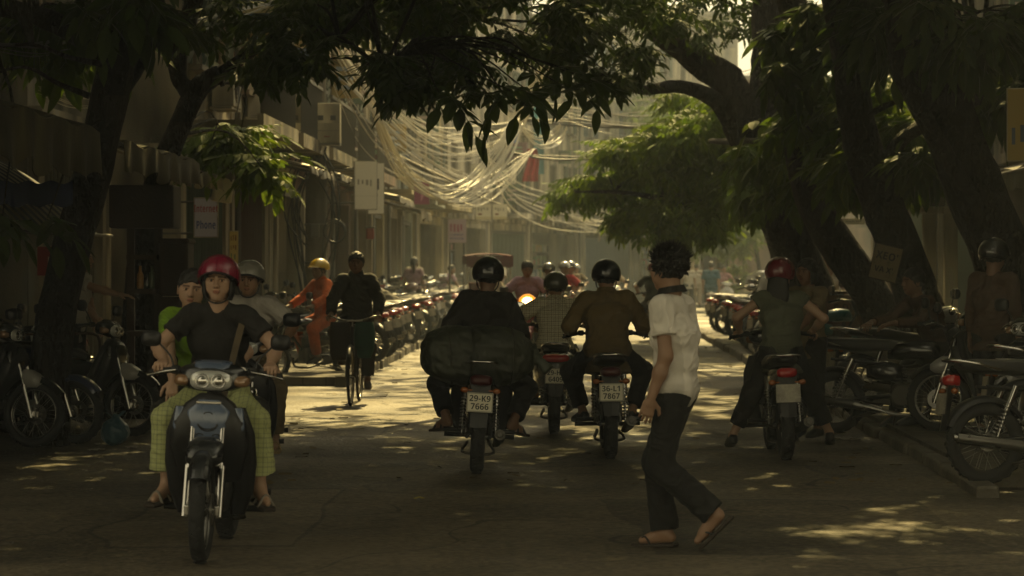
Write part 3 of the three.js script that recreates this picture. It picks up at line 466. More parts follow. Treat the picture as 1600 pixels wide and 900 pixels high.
function bike(name, lb, pos, turn, roll, o = {}) {
  const { kind = 'underbone', body = m.blackGloss, accent = body, plate = null, group, lit = false, mirrors = true, shield = m.black, seatMat = m.vinyl, category = 'motorbike' } = o;
  const t = thing(name, lb, category, pos, turn, group); t.rotation.z = roll || 0;
  const sc = kind === 'scooter';
  for (const [z, g] of [[ZF, wheelGeo.front], [ZR, wheelGeo.rear]]) { const w = obj('wheel', g, m.rubber, t); w.position.set(0, RW, z); obj('rim', wheelGeo.rim, m.steel, w); }
  // front end
  for (const s of [-1, 1]) obj('fork', [rod([s * .088, .24, .635], [s * .088, .50, .555], .021, .021, 12), rod([s * .078, .48, .56], [s * .078, .80, .46], .0145, .0145, 10), rbox(.03, .06, .05, .01, s * .078, .275, .63), mv(new THREE.CylinderGeometry(.024, .024, .03, 12), s * .078, .50, .555, -.3)], m.chrome, t);
  obj('front_fender', [arcShell(.312, .112, .62, 2.6, ZF, RW, .006, .03), rbox(.16, .03, .12, .01, 0, .545, .56, -.3)], body, t);
  obj('brake_disc', [cylX(.085, .006, .05, RW, ZF, 28), rbox(.03, .08, .06, .01, .075, .36, .56)], m.steel, t);
  // handlebar and controls
  const hb = obj('handlebar', [tube([[-.33, .965, .22], [-.2, .985, .29], [-.08, .96, .36], [.08, .96, .36], [.2, .985, .29], [.33, .965, .22]], .011, 30, 8), rod([0, .74, .46], [0, .96, .37], .022, .022, 12)], m.black, t);
  for (const s of [-1, 1]) {
    obj('grip', [rod([s * .225, .983, .278], [s * .345, .962, .212], .0165, .0165, 12), mv(new THREE.CylinderGeometry(.021, .021, .012, 12), s * .35, .961, .209, 0, 0, PI / 2), rbox(.05, .045, .05, .012, s * .205, .985, .288)], m.rubber, hb);
    obj('lever', tube([[s * .20, .985, .325], [s * .26, .975, .315], [s * .36, .95, .25]], .0062, 12, 6), m.chrome, hb);
    if (mirrors) { const ms = o.mirrorScale || 1; const mi = obj('mirror', [tube([[s * .215, .99, .285], [s * .235, 1.05, .275], [s * .30, 1.12, .26]], .0055, 10, 6), mv(loft([[0, 0, -.024, .035, .028, 2.5], [0, 0, -.012, .064, .050, 3.2], [0, 0, .012, .066, .052, 3.2], [0, 0, .034, .040, .032, 2.4]], 'z', 20), s * .345, 1.145, .255, 0, 0, 0, ms)], m.black, hb); obj('mirror_glass', mv(loft([[0, 0, -.0265, .056, .043, 3.2], [0, 0, -.0245, .058, .045, 3.2]], 'z', 20), s * .345, 1.145, .255, 0, 0, 0, ms), m.mirror, mi); }
  }
  if (kind === 'motorcycle') {
    const hl = obj('headlight', [loft([[0, .87, .40, .05, .05, 2], [0, .87, .46, .088, .088, 2], [0, .87, .54, .092, .092, 2]], 'z', 22)], m.black, t); obj('lens', ball(.085, 0, .87, .535, 1, 1, .35, 18), o.lens || m.lens, hl);
    obj('fuel_tank', loft([[0, .72, .34, .05, .06], [0, .745, .28, .105, .085], [0, .75, .12, .125, .095], [0, .735, -.04, .105, .075], [0, .71, -.12, .06, .045]], 'z', 22), body, t);
    obj('side_panel', [loft([[0, .54, .0, .10, .08, 3], [0, .55, -.14, .115, .10, 3], [0, .56, -.30, .10, .07, 3]], 'z', 18)], accent, t);
    obj('engine', [rbox(.20, .22, .26, .05, 0, .34, .05), ...Array.from({ length: 7 }, (_, k) => rbox(.155, .012, .15, .005, 0, .44 + k * .028, .10 - k * .003, -.12)), rbox(.10, .16, .10, .02, 0, .50, .10), cylX(.085, .24, 0, .34, .02, 22), rbox(.07, .07, .10, .02, .07, .56, -.02)], m.dull, t);
  } else {
    const cw = obj('cowl', loft([[0, .955, .265, .10, .045, 3], [0, .965, .32, .185, .062, 3], [0, .955, .38, .175, .075, 3], [0, .94, .435, .10, .06, 2.6]], 'z', 26), body, t);
    obj('cowl_top', loft([[0, 1.012, .28, .05, .014, 3], [0, 1.025, .345, .105, .02, 3.4], [0, 1.008, .405, .09, .022, 3], [0, .985, .435, .05, .01, 3]], 'z', 20), accent, cw);
    const hl = o.lens ? obj('headlight', ball(.078, 0, .96, .45, 1.05, 1, .5, 22), o.lens, t) : obj('headlight', loft([[0, .945, .40, .13, .058, 3], [0, .938, .435, .105, .054, 2.8], [0, .93, .462, .055, .032, 2.4]], 'z', 24), m.lens, t);
    if (o.lens) obj('glow_ring', mv(new THREE.TorusGeometry(.098, .026, 10, 28), 0, .96, .445, 0, 0, 0, [1.05, 1, .6]), new THREE.MeshStandardMaterial({ color: lin(.5, .25, .08), emissive: lin(1, .33, .03), emissiveIntensity: .55, roughness: .4 }), hl);  // added glowing ring, imitates the halo around the lit headlight
    if (!o.lens) for (const s of [-1, 1]) obj('reflector', [ball(.030, s * .042, .937, .450, 1, 1, .6, 16), mv(new THREE.TorusGeometry(.036, .004, 5, 20), s * .042, .937, .463)], m.chrome, hl);
    for (const s of [-1, 1]) obj('indicator', loft([[s * .158, .937, .365, .045, .035, 2.6], [s * .155, .935, .405, .042, .030, 2.6], [s * .145, .932, .425, .02, .016, 2.4]], 'z', 16), m.clearAmber, t);
    const wd = sc ? 1.25 : 1;
    const ls = obj('leg_shield', [loft([[0, .87, .40, .06 * wd, .045], [0, .82, .415, .13 * wd, .07, 3], [0, .72, .42, .195 * wd, .085, 3.2], [0, .60, .40, .205 * wd, .085, 3.2], [0, .50, .35, .18 * wd, .07, 3], [0, .40, .28, .165 * wd, .055, 3]], 'y', 26),
      ...[-1, 1].map((s) => loft([[s * .13 * wd, .80, .40, .055, .03, 3], [s * .175 * wd, .66, .36, .06, .035, 3], [s * .185 * wd, .50, .30, .06, .04, 3], [s * .17 * wd, .34, .24, .055, .045, 3], [s * .14 * wd, .22, .20, .04, .03, 3]], 'y', 16))], sc ? body : shield, t);
    obj('front_panel', loft([[0, .84, .455, .055, .028, 3], [0, .78, .468, .115, .04, 3.4], [0, .70, .478, .10, .034, 3.4], [0, .61, .466, .07, .026, 3], [0, .575, .45, .035, .012, 3]], 'y', 20), accent, ls);
    for (const s of [-1, 1]) obj('front_wing', loft([[s * .155, .80, .445, .022, .02, 3], [s * .165, .70, .455, .026, .022, 3], [s * .13, .60, .445, .024, .02, 3], [s * .095, .55, .43, .01, .008, 3]], 'y', 14), accent, ls);
    if (o.badge) { obj('badge', [torusArc(.022, .005, 0, .765, .507), torusArc(.05, .006, 0, .715, .512, true), torusArc(.04, .005, 0, .70, .512, true), torusArc(.016, .005, -.042, .655, .503), torusArc(.018, .005, .045, .652, .503)], m.black, ls); obj('emblem', rbox(.13, .014, .008, .003, 0, .826, .492), m.chrome, ls); }
    obj('engine', [rbox(.19, .19, .26, .06, 0, .31, .02), rod([0, .33, .12], [0, .37, .30], .055, .055, 14), ...Array.from({ length: 6 }, (_, k) => rbox(.135, .13, .009, .004, 0, .335 + k * .006, .155 + k * .022, .2)), cylX(.075, .23, 0, .31, -.02, 22)], m.dull, t);
    obj('side_panel', sc ? loft([[0, .50, .08, .10, .14, 3], [0, .54, -.1, .175, .19, 3], [0, .57, -.40, .205, .20, 3], [0, .60, -.70, .185, .17, 2.8], [0, .62, -.88, .10, .10, 2.6]], 'z', 26) : loft([[0, .60, .22, .045, .05, 3], [0, .58, .05, .085, .10, 3], [0, .60, -.20, .125, .12, 3], [0, .66, -.55, .12, .085, 2.8], [0, .70, -.82, .075, .05, 2.6]], 'z', 24), body, t);
    obj('frame', [rod([0, .74, .44], [0, .42, .02], .04, .05, 10)], shield, t);
    obj('fender_nose', loft([[0, .50, .60, .070, .05, 3], [0, .53, .605, .098, .09, 2.8], [0, .575, .595, .102, .10, 2.8], [0, .62, .57, .09, .07, 2.8], [0, .65, .55, .05, .04, 2.6]], 'y', 24), body, t);
  }
  // rear end shared by all kinds
  obj('frame_tube', [rod([0, .78, .45], [0, .40, .16], .02, .02, 8), ...[-1, 1].flatMap((s) => [rod([s * .06, .60, .02], [s * .10, .66, -.62], .012, .012, 8), rod([s * .085, .34, -.08], [s * .085, RW, ZR - .04], .017, .017, 8)])], m.black, t);
  obj('seat', kind === 'motorcycle' ? loft([[0, .775, -.02, .06, .03, 3], [0, .79, -.1, .115, .05, 3.4], [0, .785, -.35, .13, .055, 3.4], [0, .80, -.66, .125, .05, 3.2], [0, .81, -.78, .09, .03, 3]], 'z', 22) : loft([[0, .70, .16, .05, .03, 3], [0, .735, .06, .10, .045, 3], [0, .75, -.16, .135, .05, 3.2], [0, .785, -.34, .13, .052, 3.2], [0, .80, -.60, .115, .045, 3], [0, .80, -.72, .07, .025, 2.6]], 'z', 22), seatMat, t);
  obj('grab_rail', tube([[-.115, .77, -.52], [-.125, .815, -.70], [-.08, .84, -.86], [.08, .84, -.86], [.125, .815, -.70], [.115, .77, -.52]], .0105, 26, 7), m.chrome, t);
  for (const s of [-1, 1]) { const sh = obj('shock', [rod([s * .125, .29, ZR + .03], [s * .118, .66, -.42], .010, .010, 8), rod([s * .120, .50, -.49], [s * .118, .66, -.42], .024, .024, 10)], m.chrome, t); obj('spring', spring([s * .125, .33, ZR + .012], [s * .120, .55, -.468], .025, 9, .0045), m.steel, sh); }
  obj('rear_fender', [arcShell(.315, .14, .55, 2.75, ZR, RW, .006, .03), sheet((u, v) => [(v - .5) * (.15 - .03 * u), lerp(.70, .36, u), -.845 - .075 * u + .03 * Math.abs(v - .5)], 6, 6, .006)], m.black, t);
  const tl = obj('tail_light', loft([[0, .70, -.80, sc ? .13 : .085, .045, 3], [0, .705, -.865, sc ? .12 : .08, .04, 3], [0, .70, -.895, sc ? .09 : .055, .026, 2.6]], 'z', 20), o.tail || m.red, t);
  for (const s of [-1, 1]) obj('indicator', [rod([s * .05, .63, -.84], [s * .10, .63, -.85], .007, .007, 6), ball(.028, s * .118, .63, -.855, 1.1, .8, .9, 12)], m.amber, t);
  plateMesh(t, plate, 0, .545, -.905, .12);
  obj('exhaust', [tube([[-.03, .30, .28], [-.07, .20, .24], [-.10, .17, .02], [-.13, .21, -.2]], .016, 20, 8), rod([-.135, .205, -.16], [-.155, .255, -.40], .03, .042, 14), rod([-.155, .255, -.40], [-.16, .315, -.86], .042, .04, 16), rod([-.16, .315, -.86], [-.16, .319, -.885], .024, .02, 12)], o.parked ? m.steel : m.dull, t);
  obj('chain_case', rbox(.03, .06, .46, .02, .095, .30, -.34, .06), m.dull, t);
  for (const [z, y] of [[.08, .24], [-.28, .30]]) for (const s of [-1, 1]) obj('footpeg', rod([s * .07, y, z], [s * .27, y, z], .016, .018, 8), m.rubber, t);
  obj('side_stand', o.parked ? rod([.09, .22, -.06], [.21, .01, -.12], .010, .010, 6) : rod([.09, .20, -.06], [.12, .16, -.30], .010, .010, 6), m.dull, t); obj('centre_stand', tube([[-.09, .20, -.22], [-.11, .14, -.40], [.11, .14, -.40], [.09, .20, -.22]], .011, 14, 6), m.dull, t);
  return t;
}
function torusArc(R, r, x, y, z, flip) { return mv(new THREE.TorusGeometry(R, r, 6, 16, PI), x, y, z, 0, 0, flip ? PI : 0, [1, .55, .6]); }
const paints = { blue: paint(.05, .075, .13), slate: paint(.09, .12, .19, .2), red: paint(.20, .015, .018), silver: paint(.32, .31, .29, .3), green: paint(.02, .07, .05), maroon: paint(.09, .012, .018), navy: paint(.015, .025, .07), teal: paint(.02, .10, .10), white: paint(.45, .43, .38) };
// ---------- distance-field meshing ----------
function surface(f, lo, hi, h) { // naive surface nets, blocks far from the surface are skipped
  const nx = Math.ceil((hi[0] - lo[0]) / h) + 1, ny = Math.ceil((hi[1] - lo[1]) / h) + 1, nz = Math.ceil((hi[2] - lo[2]) / h) + 1, B = 5, g = new Float32Array(nx * ny * nz), I = (i, j, k) => (k * ny + j) * nx + i, reach = h * B * .9 + .012;
  for (let k = 0; k < nz; k += B) for (let j = 0; j < ny; j += B) for (let i = 0; i < nx; i += B) {
    const c = f(lo[0] + (i + B / 2 - .5) * h, lo[1] + (j + B / 2 - .5) * h, lo[2] + (k + B / 2 - .5) * h), far = Math.abs(c) > reach * 1.25;
    for (let c3 = k; c3 < Math.min(k + B, nz); c3++) for (let b = j; b < Math.min(j + B, ny); b++) for (let a = i; a < Math.min(i + B, nx); a++) g[I(a, b, c3)] = far ? c : f(lo[0] + a * h, lo[1] + b * h, lo[2] + c3 * h);
  }
  const id = new Int32Array(nx * ny * nz).fill(-1), pos = [], idx = [];
  for (let k = 0; k < nz - 1; k++) for (let j = 0; j < ny - 1; j++) for (let i = 0; i < nx - 1; i++) {
    let mask = 0, x = 0, y = 0, z = 0, n = 0; const c = [];
    for (let q = 0; q < 8; q++) { const v = g[I(i + (q & 1), j + (q >> 1 & 1), k + (q >> 2))]; c.push(v); if (v < 0) mask |= 1 << q; }
    if (mask === 0 || mask === 255) continue;
    for (const [p, q] of EDGES) if ((c[p] < 0) !== (c[q] < 0)) { const t = c[p] / (c[p] - c[q]); x += lerp(p & 1, q & 1, t); y += lerp(p >> 1 & 1, q >> 1 & 1, t); z += lerp(p >> 2, q >> 2, t); n++; }
    id[I(i, j, k)] = pos.length / 3; pos.push(lo[0] + (i + x / n) * h, lo[1] + (j + y / n) * h, lo[2] + (k + z / n) * h);
  }
  const quad = (a, b, c, d, s) => { if (a < 0 || b < 0 || c < 0 || d < 0) return; if (s) idx.push(a, b, c, a, c, d); else idx.push(a, c, b, a, d, c); };
  for (let k = 1; k < nz - 1; k++) for (let j = 1; j < ny - 1; j++) for (let i = 1; i < nx - 1; i++) {
    const v = g[I(i, j, k)] < 0;
    if (v !== g[I(i + 1, j, k)] < 0) quad(id[I(i, j - 1, k - 1)], id[I(i, j, k - 1)], id[I(i, j, k)], id[I(i, j - 1, k)], v);
    if (v !== g[I(i, j + 1, k)] < 0) quad(id[I(i - 1, j, k - 1)], id[I(i - 1, j, k)], id[I(i, j, k)], id[I(i, j, k - 1)], v);
    if (v !== g[I(i, j, k + 1)] < 0) quad(id[I(i - 1, j - 1, k)], id[I(i, j - 1, k)], id[I(i, j, k)], id[I(i - 1, j, k)], v);
  }
  const nor = new Float32Array(pos.length), e = h * .45;
  for (let i = 0; i < pos.length; i += 3) {
    const x = pos[i], y = pos[i + 1], z = pos[i + 2], a = f(x + e, y - e, z - e), b = f(x - e, y - e, z + e), c = f(x - e, y + e, z - e), d = f(x + e, y + e, z + e);
    const gx = a - b - c + d, gy = -a - b + c + d, gz = -a + b - c + d, l = Math.hypot(gx, gy, gz) || 1, k = clamp((a + b + c + d) / 4 * (4 * e / l), -h * .4, h * .4);
    nor[i] = gx / l; nor[i + 1] = gy / l; nor[i + 2] = gz / l; pos[i] -= nor[i] * k; pos[i + 1] -= nor[i + 1] * k; pos[i + 2] -= nor[i + 2] * k;
  }
  const G = new THREE.BufferGeometry(); G.setAttribute('position', new THREE.Float32BufferAttribute(pos, 3)); G.setAttribute('normal', new THREE.BufferAttribute(nor, 3)); G.setIndex(idx); return G;
}
const EDGES = [[0, 1], [2, 3], [4, 5], [6, 7], [0, 2], [1, 3], [4, 6], [5, 7], [0, 4], [1, 5], [2, 6], [3, 7]];
const smin = (a, b, k) => { const h = Math.max(k - Math.abs(a - b), 0) / k; return Math.min(a, b) - h * h * k * .25; };
const smax = (a, b, k) => -smin(-a, -b, k);
function bone(a, b, ra, rb = ra) { const ax = a.x, ay = a.y, az = a.z, dx = b.x - ax, dy = b.y - ay, dz = b.z - az, q = 1 / Math.max(1e-9, dx * dx + dy * dy + dz * dz); return (x, y, z) => { const px = x - ax, py = y - ay, pz = z - az, t = clamp((px * dx + py * dy + pz * dz) * q, 0, 1), ex = px - t * dx, ey = py - t * dy, ez = pz - t * dz; return Math.sqrt(ex * ex + ey * ey + ez * ez) - ra - (rb - ra) * t; }; }
const ell = (cx, cy, cz, a, b, c) => (x, y, z) => { const u = (x - cx) / a, v = (y - cy) / b, w = (z - cz) / c, k = Math.sqrt(u * u + v * v + w * w), l = Math.sqrt(u * u / (a * a) + v * v / (b * b) + w * w / (c * c)); return l < 1e-6 ? -Math.min(a, b, c) : k * (k - 1) / l; };
const blend = (fs, k) => (x, y, z) => { let d = fs[0](x, y, z); for (let i = 1; i < fs.length; i++) d = smin(d, fs[i](x, y, z), k); return d; };
function bounds(pts, pad) { const b = new THREE.Box3().setFromPoints(pts); return [[b.min.x - pad, b.min.y - pad, b.min.z - pad], [b.max.x + pad, b.max.y + pad, b.max.z + pad]]; }
// ---------- heads and hands, made once each ----------
const HEADS = {};
function headGeo(kind, h) { // faces +z, chin low, centre of the skull at the origin
  const key = kind + h; if (HEADS[key]) return HEADS[key];
  const w = kind === 'child' ? 1.06 : kind === 'woman' ? .96 : 1, jaw = kind === 'man' ? 1.06 : .96;
  const fs = [ell(0, .022, -.008, .077 * w, .092, .096), ell(0, -.035, .022, .061 * w * jaw, .082, .066), ell(0, -.088, .052, .027 * jaw, .023, .026), bone(V(0, -.04, -.02), V(0, -.15, -.035), .05, .053), bone(V(-.046 * w, -.048, .048), V(-.053 * w, -.005, .058), .017, .016), bone(V(.046 * w, -.048, .048), V(.053 * w, -.005, .058), .017, .016)];
  const base = blend(fs, .03), nose = blend([bone(V(0, .018, .086), V(0, -.024, .104), .0075, .0115), ell(-.011, -.030, .096, .0085, .0075, .010), ell(.011, -.030, .096, .0085, .0075, .010)], .012);
  const brow = blend([bone(V(-.042, .026, .074), V(-.014, .024, .088), .008, .008), bone(V(.042, .026, .074), V(.014, .024, .088), .008, .008)], .012), lips = blend([ell(0, -.0555, .087, .023, .0055, .010), ell(0, -.0655, .086, .019, .0065, .010)], .004);
  const sock = [ell(-.031, .008, .098, .019, .013, .017), ell(.031, .008, .098, .019, .013, .017)], eyes = [ell(-.031, .006, .076, .0145, .0125, .0135), ell(.031, .006, .076, .0145, .0125, .0135)];
  const ears = [-1, 1].map((s) => { const a = ell(s * .079 * w, -.008, -.006, .010, .032, .019), b = ell(s * .087 * w, -.006, -.001, .006, .021, .011); return (x, y, z) => smax(a(x, y, z), -b(x, y, z), .006); });
  const f = (x, y, z) => { let d = base(x, y, z); d = smin(d, brow(x, y, z), .014); for (const s of sock) d = smax(d, -s(x, y, z), .014); d = smin(d, nose(x, y, z), .012); d = smin(d, lips(x, y, z), .006); for (const s of eyes) d = smin(d, s(x, y, z), .004); for (const s of ears) d = smin(d, s(x, y, z), .008); return d; };
  const g = surface(f, [-.105, -.16, -.12], [.105, .125, .125], h), p = g.attributes.position, col = new Float32Array(p.count * 3);
  for (let i = 0; i < p.count; i++) {
    const x = p.getX(i), y = p.getY(i), z = p.getZ(i), ax = Math.abs(x); let c = [1, 1, 1];
    if (z > .06 && Math.hypot(x / .021, (y + .0605) / .0105) < 1) c = Math.abs(y + .0605) < .0016 ? [.35, .25, .25] : [.85, .55, .52];
    if (z > .06 && ax > .008 && ax < .055 && y > .0225 + .06 * (ax - .02) * (ax < .03 ? 1 : -.5) && y < .031 + .06 * (ax - .02) * (ax < .03 ? 1 : -.5)) c = [.22, .18, .16];
    if (z > .07 && Math.hypot((ax - .031) / .0155, (y - .006) / (kind === 'child' ? .0075 : .0062)) < 1) c = Math.hypot(ax - .031, (y - .006)) < .0068 ? [.05, .04, .035] : [1.25, 1.25, 1.25];
    if (z > .07 && Math.abs(Math.hypot((ax - .031) / .0165, (y - .006) / .0085) - 1) < .16 && y > .007) c = [.2, .16, .14];
    if (z > .09 && ax > .004 && ax < .012 && y < -.033 && y > -.040) c = [.4, .3, .28];
    col.set(c, i * 3);
  }
  g.setAttribute('color', new THREE.BufferAttribute(col, 3)); return (HEADS[key] = prep(g));
}
const HANDS = {};
function handGeo(pose, h) { // a left hand: wrist at origin, fingers along +y, palm faces +z, thumb towards +x
  const key = pose + h; if (HANDS[key]) return HANDS[key];
  const curl = pose === 'grip' ? [1.05, 1.35, .9] : pose === 'flat' ? [.22, .2, .15] : [.38, .5, .35], fs = [];
  const palm = blend([bone(V(-.024, .03, 0), V(-.028, .085, .002), .0135, .0115), bone(V(-.008, .02, 0), V(-.009, .092, 0), .0145, .012), bone(V(.010, .02, 0), V(.011, .092, 0), .0145, .012), bone(V(.022, .035, .002), V(.029, .088, .002), .0135, .0115), bone(V(0, -.03, -.002), V(0, .03, 0), .024, .022)], .014);
  const pts = [];
  [[-.029, .085, .058, .0072], [-.0095, .092, .074, .0080], [.0105, .094, .080, .0083], [.030, .088, .072, .0082]].forEach(([x, y, L, r], i) => {
    let p = V(x, y, 0), a = 0, sp = (i - 1.6) * .055; const seg = [.46, .31, .25];
    for (let k = 0; k < 3; k++) { a += curl[k] * (1 + (1.5 - i) * .06); const d = V(Math.sin(sp) * Math.cos(a), Math.cos(a), Math.sin(a)), q = p.clone().addScaledVector(d, L * seg[k]); fs.push(bone(p, q, r * (1 - .08 * k), r * (.94 - .1 * k))); pts.push(q); p = q; }
  });
  let p = V(.026, .022, .004); const td = pose === 'grip' ? [V(.55, .55, .62), V(-.15, .62, .76), V(-.75, .35, .55)] : [V(.75, .62, .25), V(.42, .86, .28), V(.2, .9, .38)];
  const th = []; td.forEach((d, k) => { const q = p.clone().addScaledVector(d.normalize(), [.040, .031, .025][k]); th.push(bone(p, q, .0125 - k * .0018, .0112 - k * .002)); pts.push(q); p = q; });
  const fing = (x, y, z) => { let d = 9; for (let i = 0; i < 12; i += 3) d = Math.min(d, smin(smin(fs[i](x, y, z), fs[i + 1](x, y, z), .006), fs[i + 2](x, y, z), .006)); return d; }, thumb = blend(th, .008);
  const f = (x, y, z) => smin(smin(palm(x, y, z), fing(x, y, z), .009), thumb(x, y, z), .012);
  const [lo, hi] = bounds([...pts, V(-.045, -.05, -.03), V(.045, .1, .02)], .016);
  return (HANDS[key] = prep(surface(f, lo, hi, h)));
}
function mirrorX(g) { const r = g.clone(), p = r.attributes.position.array, n = r.attributes.normal.array; for (let i = 0; i < p.length; i += 3) { p[i] *= -1; n[i] *= -1; } for (const k of ['position', 'normal', 'uv', 'color']) { const a = r.attributes[k]; if (!a) continue; const w = a.itemSize, A = a.array; for (let i = 0; i < a.count; i += 3) for (let c = 0; c < w; c++) { const t = A[(i + 1) * w + c]; A[(i + 1) * w + c] = A[(i + 2) * w + c]; A[(i + 2) * w + c] = t; } } return r; }
function ik(a, target, l1, l2, pole) { const d = target.clone().sub(a), L = Math.min(d.length(), (l1 + l2) * .998); d.normalize(); const t = a.clone().addScaledVector(d, L), x = (l1 * l1 - l2 * l2 + L * L) / (2 * L), hh = Math.sqrt(Math.max(0, l1 * l1 - x * x)), q = pole.clone().addScaledVector(d, -pole.dot(d)).normalize(); return [a.clone().addScaledVector(d, x).addScaledVector(q, hh), t]; }
const skins = { fair: mat(.36, .225, .15, .55, 0, { vertexColors: true }), tan: mat(.25, .145, .09, .55, 0, { vertexColors: true }), brown: mat(.17, .095, .06, .55, 0, { vertexColors: true }) };
const hairMat = mat(.008, .007, .006, .6), soleMat = mat(.03, .022, .016, .8);
// ---------- one person: local frame faces +z ----------
function person(lb, pos, turn, o) {
  const S = (o.h || 1.66) / 1.7, res = o.res || .012, t = thing('person', lb, 'person', pos, turn, o.group); t.rotation.z = o.roll || 0;
  const up = (lean, side = 0) => V(-Math.sin(side), Math.cos(lean) * Math.cos(side), Math.sin(lean) * Math.cos(side)), w = (o.wide || 1) * S, tw = o.twist || 0;
  const pel = V(...(o.pelvis || [0, .92, 0])), u1 = up(o.lean || 0, o.side), u2 = up((o.lean || 0) + (o.bend || 0), o.side), chest = pel.clone().addScaledVector(u1, .29 * S), neck = chest.clone().addScaledVector(u2, .235 * S), hl = up((o.lean || 0) * .35 + (o.nod || 0), o.tilt), head = neck.clone().addScaledVector(hl, .132 * S).addScaledVector(V(0, 0, 1), .018 * S);
  const rt = V(Math.cos(tw), 0, Math.sin(tw)), hipT = o.hipTwist || 0, hx = V(Math.cos(hipT), 0, Math.sin(hipT)), fwd = V(-Math.sin(tw), 0, Math.cos(tw));
  const A = {}, arms = [1, -1].map((s, i) => { const sh = chest.clone().addScaledVector(u2, .165 * S).addScaledVector(rt, s * .168 * w), [el, wr] = ik(sh, V(...o.hands[i]), .275 * S, .245 * S, V(...(o.elbow ? o.elbow[i] : [s * .8, -.6, -.4]))); return { s, sh, el, wr }; });
  const legs = [1, -1].map((s, i) => { const hp = pel.clone().addScaledVector(hx, s * .09 * w).addScaledVector(u1, -.03), [kn, an] = ik(hp, V(...o.feet[i]), .41 * S, .40 * S, V(...(o.knee ? o.knee[i] : [s * .15, .2, 1]))); const td = V(...(o.toes ? o.toes[i] : [s * .12, -.22, 1])).normalize(); return { s, hp, kn, an, td, toe: an.clone().addScaledVector(td, .140 * S).add(V(0, -.05 * S, 0)) }; });
  // body: one continuous skin
  const bl = pel.clone().lerp(chest, .5), body = [bone(pel.clone().addScaledVector(hx, .07 * w), pel.clone().addScaledVector(hx, -.07 * w), .098 * S), bone(bl.clone().addScaledVector(hx, .05 * w), bl.clone().addScaledVector(hx, -.05 * w), .09 * S), bone(chest.clone().addScaledVector(rt, .07 * w), chest.clone().addScaledVector(rt, -.07 * w), .098 * S), bone(arms[0].sh.clone().addScaledVector(rt, -.04 * w), arms[1].sh.clone().addScaledVector(rt, .04 * w), .05 * S), bone(pel, chest, .095 * S), bone(chest, neck, .09 * S, .055 * S), bone(neck.clone().addScaledVector(u2, -.02), head.clone().add(V(0, -.03, -.02)), .052 * S, .05 * S)];
  for (const a of arms) body.push(bone(a.sh, a.el, .047 * S, .038 * S), bone(a.el, a.el.clone().lerp(a.wr, .4), .038 * S, .038 * S), bone(a.el.clone().lerp(a.wr, .4), a.wr, .038 * S, .026 * S));
  for (const l of legs) { const back = l.kn.clone().lerp(l.an, .28).add(V(0, 0, -.012)); body.push(bone(l.hp, l.kn, .076 * S, .052 * S), bone(l.kn, back, .05 * S, .053 * S), bone(back, l.an, .052 * S, .034 * S), bone(l.an.clone().addScaledVector(l.td, -.035 * S).add(V(0, -.035 * S, 0)), l.toe, .030 * S, .021 * S), bone(l.an.clone(), l.an.clone().addScaledVector(l.td, .09 * S).add(V(0, -.035, 0)), .034 * S, .028 * S)); }
  const all = [pel, chest, neck, ...arms.flatMap((a) => [a.sh, a.el, a.wr]), ...legs.flatMap((l) => [l.hp, l.kn, l.an, l.toe])], [lo, hi] = bounds(all, .13), bf = blend(body, .028);
  const near = res <= .013, hg = headGeo(o.head || 'man', near ? .004 : .008).clone(), hq = new THREE.Quaternion().setFromEuler(new THREE.Euler((o.nod || 0) + (o.lean || 0) * .12, o.look || 0, -(o.tilt || 0), 'YXZ')), hs = (o.headSize || 1.07) * S;
  hg.applyMatrix4(M4.compose(head, hq, V(hs, hs, hs)));
  const parts = [prep(surface(bf, lo, hi, res * 1.15)), hg];
  for (const a of arms) {
    const g = (a.s > 0 ? handGeo((o.grip || ['grip', 'grip'])[0], near ? .0038 : .007) : mirrorX(handGeo((o.grip || ['grip', 'grip'])[1], near ? .0038 : .007))).clone();
    const y = o.handDir ? V(...o.handDir[a.s > 0 ? 0 : 1]).normalize() : a.wr.clone().sub(a.el).normalize(), pd = V(...(o.palm ? o.palm[a.s > 0 ? 0 : 1] : [0, -1, .2])), z = pd.addScaledVector(y, -pd.dot(y)).normalize(), x = y.clone().cross(z);
    g.applyMatrix4(new THREE.Matrix4().makeBasis(x.multiplyScalar(S), y.clone().multiplyScalar(S), z.multiplyScalar(S)).setPosition(a.wr)); parts.push(g);
  }
  obj('body', parts, skins[o.skin || 'tan'], t);
  const fold = (x, y, z, k) => { const q = noise(x * 6, y * 5, z * 6), r = 1 - Math.abs(noise(x * 7 + q * 1.5, y * 16 + x * 9 + q * 2, z * 7)) * 2.2; return k * (q * .7 + .9 * r * Math.max(0, r) + .25 * noise(x * 30, y * 22, z * 30) - .35); };
  const cut = (f, p, d) => (x, y, z) => smax(f(x, y, z), (x - p.x) * d.x + (y - p.y) * d.y + (z - p.z) * d.z, .004);
  if (o.top) {
    const { mat: mt, sleeve = .62, loose = .014, hem = .16, neck: nk = 'crew', fat = 0 } = o.top, L = loose, fl = [];
    const tors = [bone(pel.clone().addScaledVector(hx, .078 * w), pel.clone().addScaledVector(hx, -.078 * w), (.10 + fat) * S + L), bone(bl.clone().addScaledVector(hx, .06 * w), bl.clone().addScaledVector(hx, -.06 * w), (.094 + fat) * S + L), bone(chest.clone().addScaledVector(rt, .075 * w), chest.clone().addScaledVector(rt, -.075 * w), .101 * S + L), bone(arms[0].sh.clone().addScaledVector(rt, -.035 * w), arms[1].sh.clone().addScaledVector(rt, .035 * w), .053 * S + L * .8), bone(pel, chest, .10 * S + L), bone(chest, neck.clone().addScaledVector(u2, -.02), .095 * S + L, .058 * S + L * .6)];
    const low = pel.clone().addScaledVector(u1, -hem); if (hem > .12) tors.push(bone(low.clone().addScaledVector(hx, .07 * w), low.clone().addScaledVector(hx, -.07 * w), .10 * S + L));
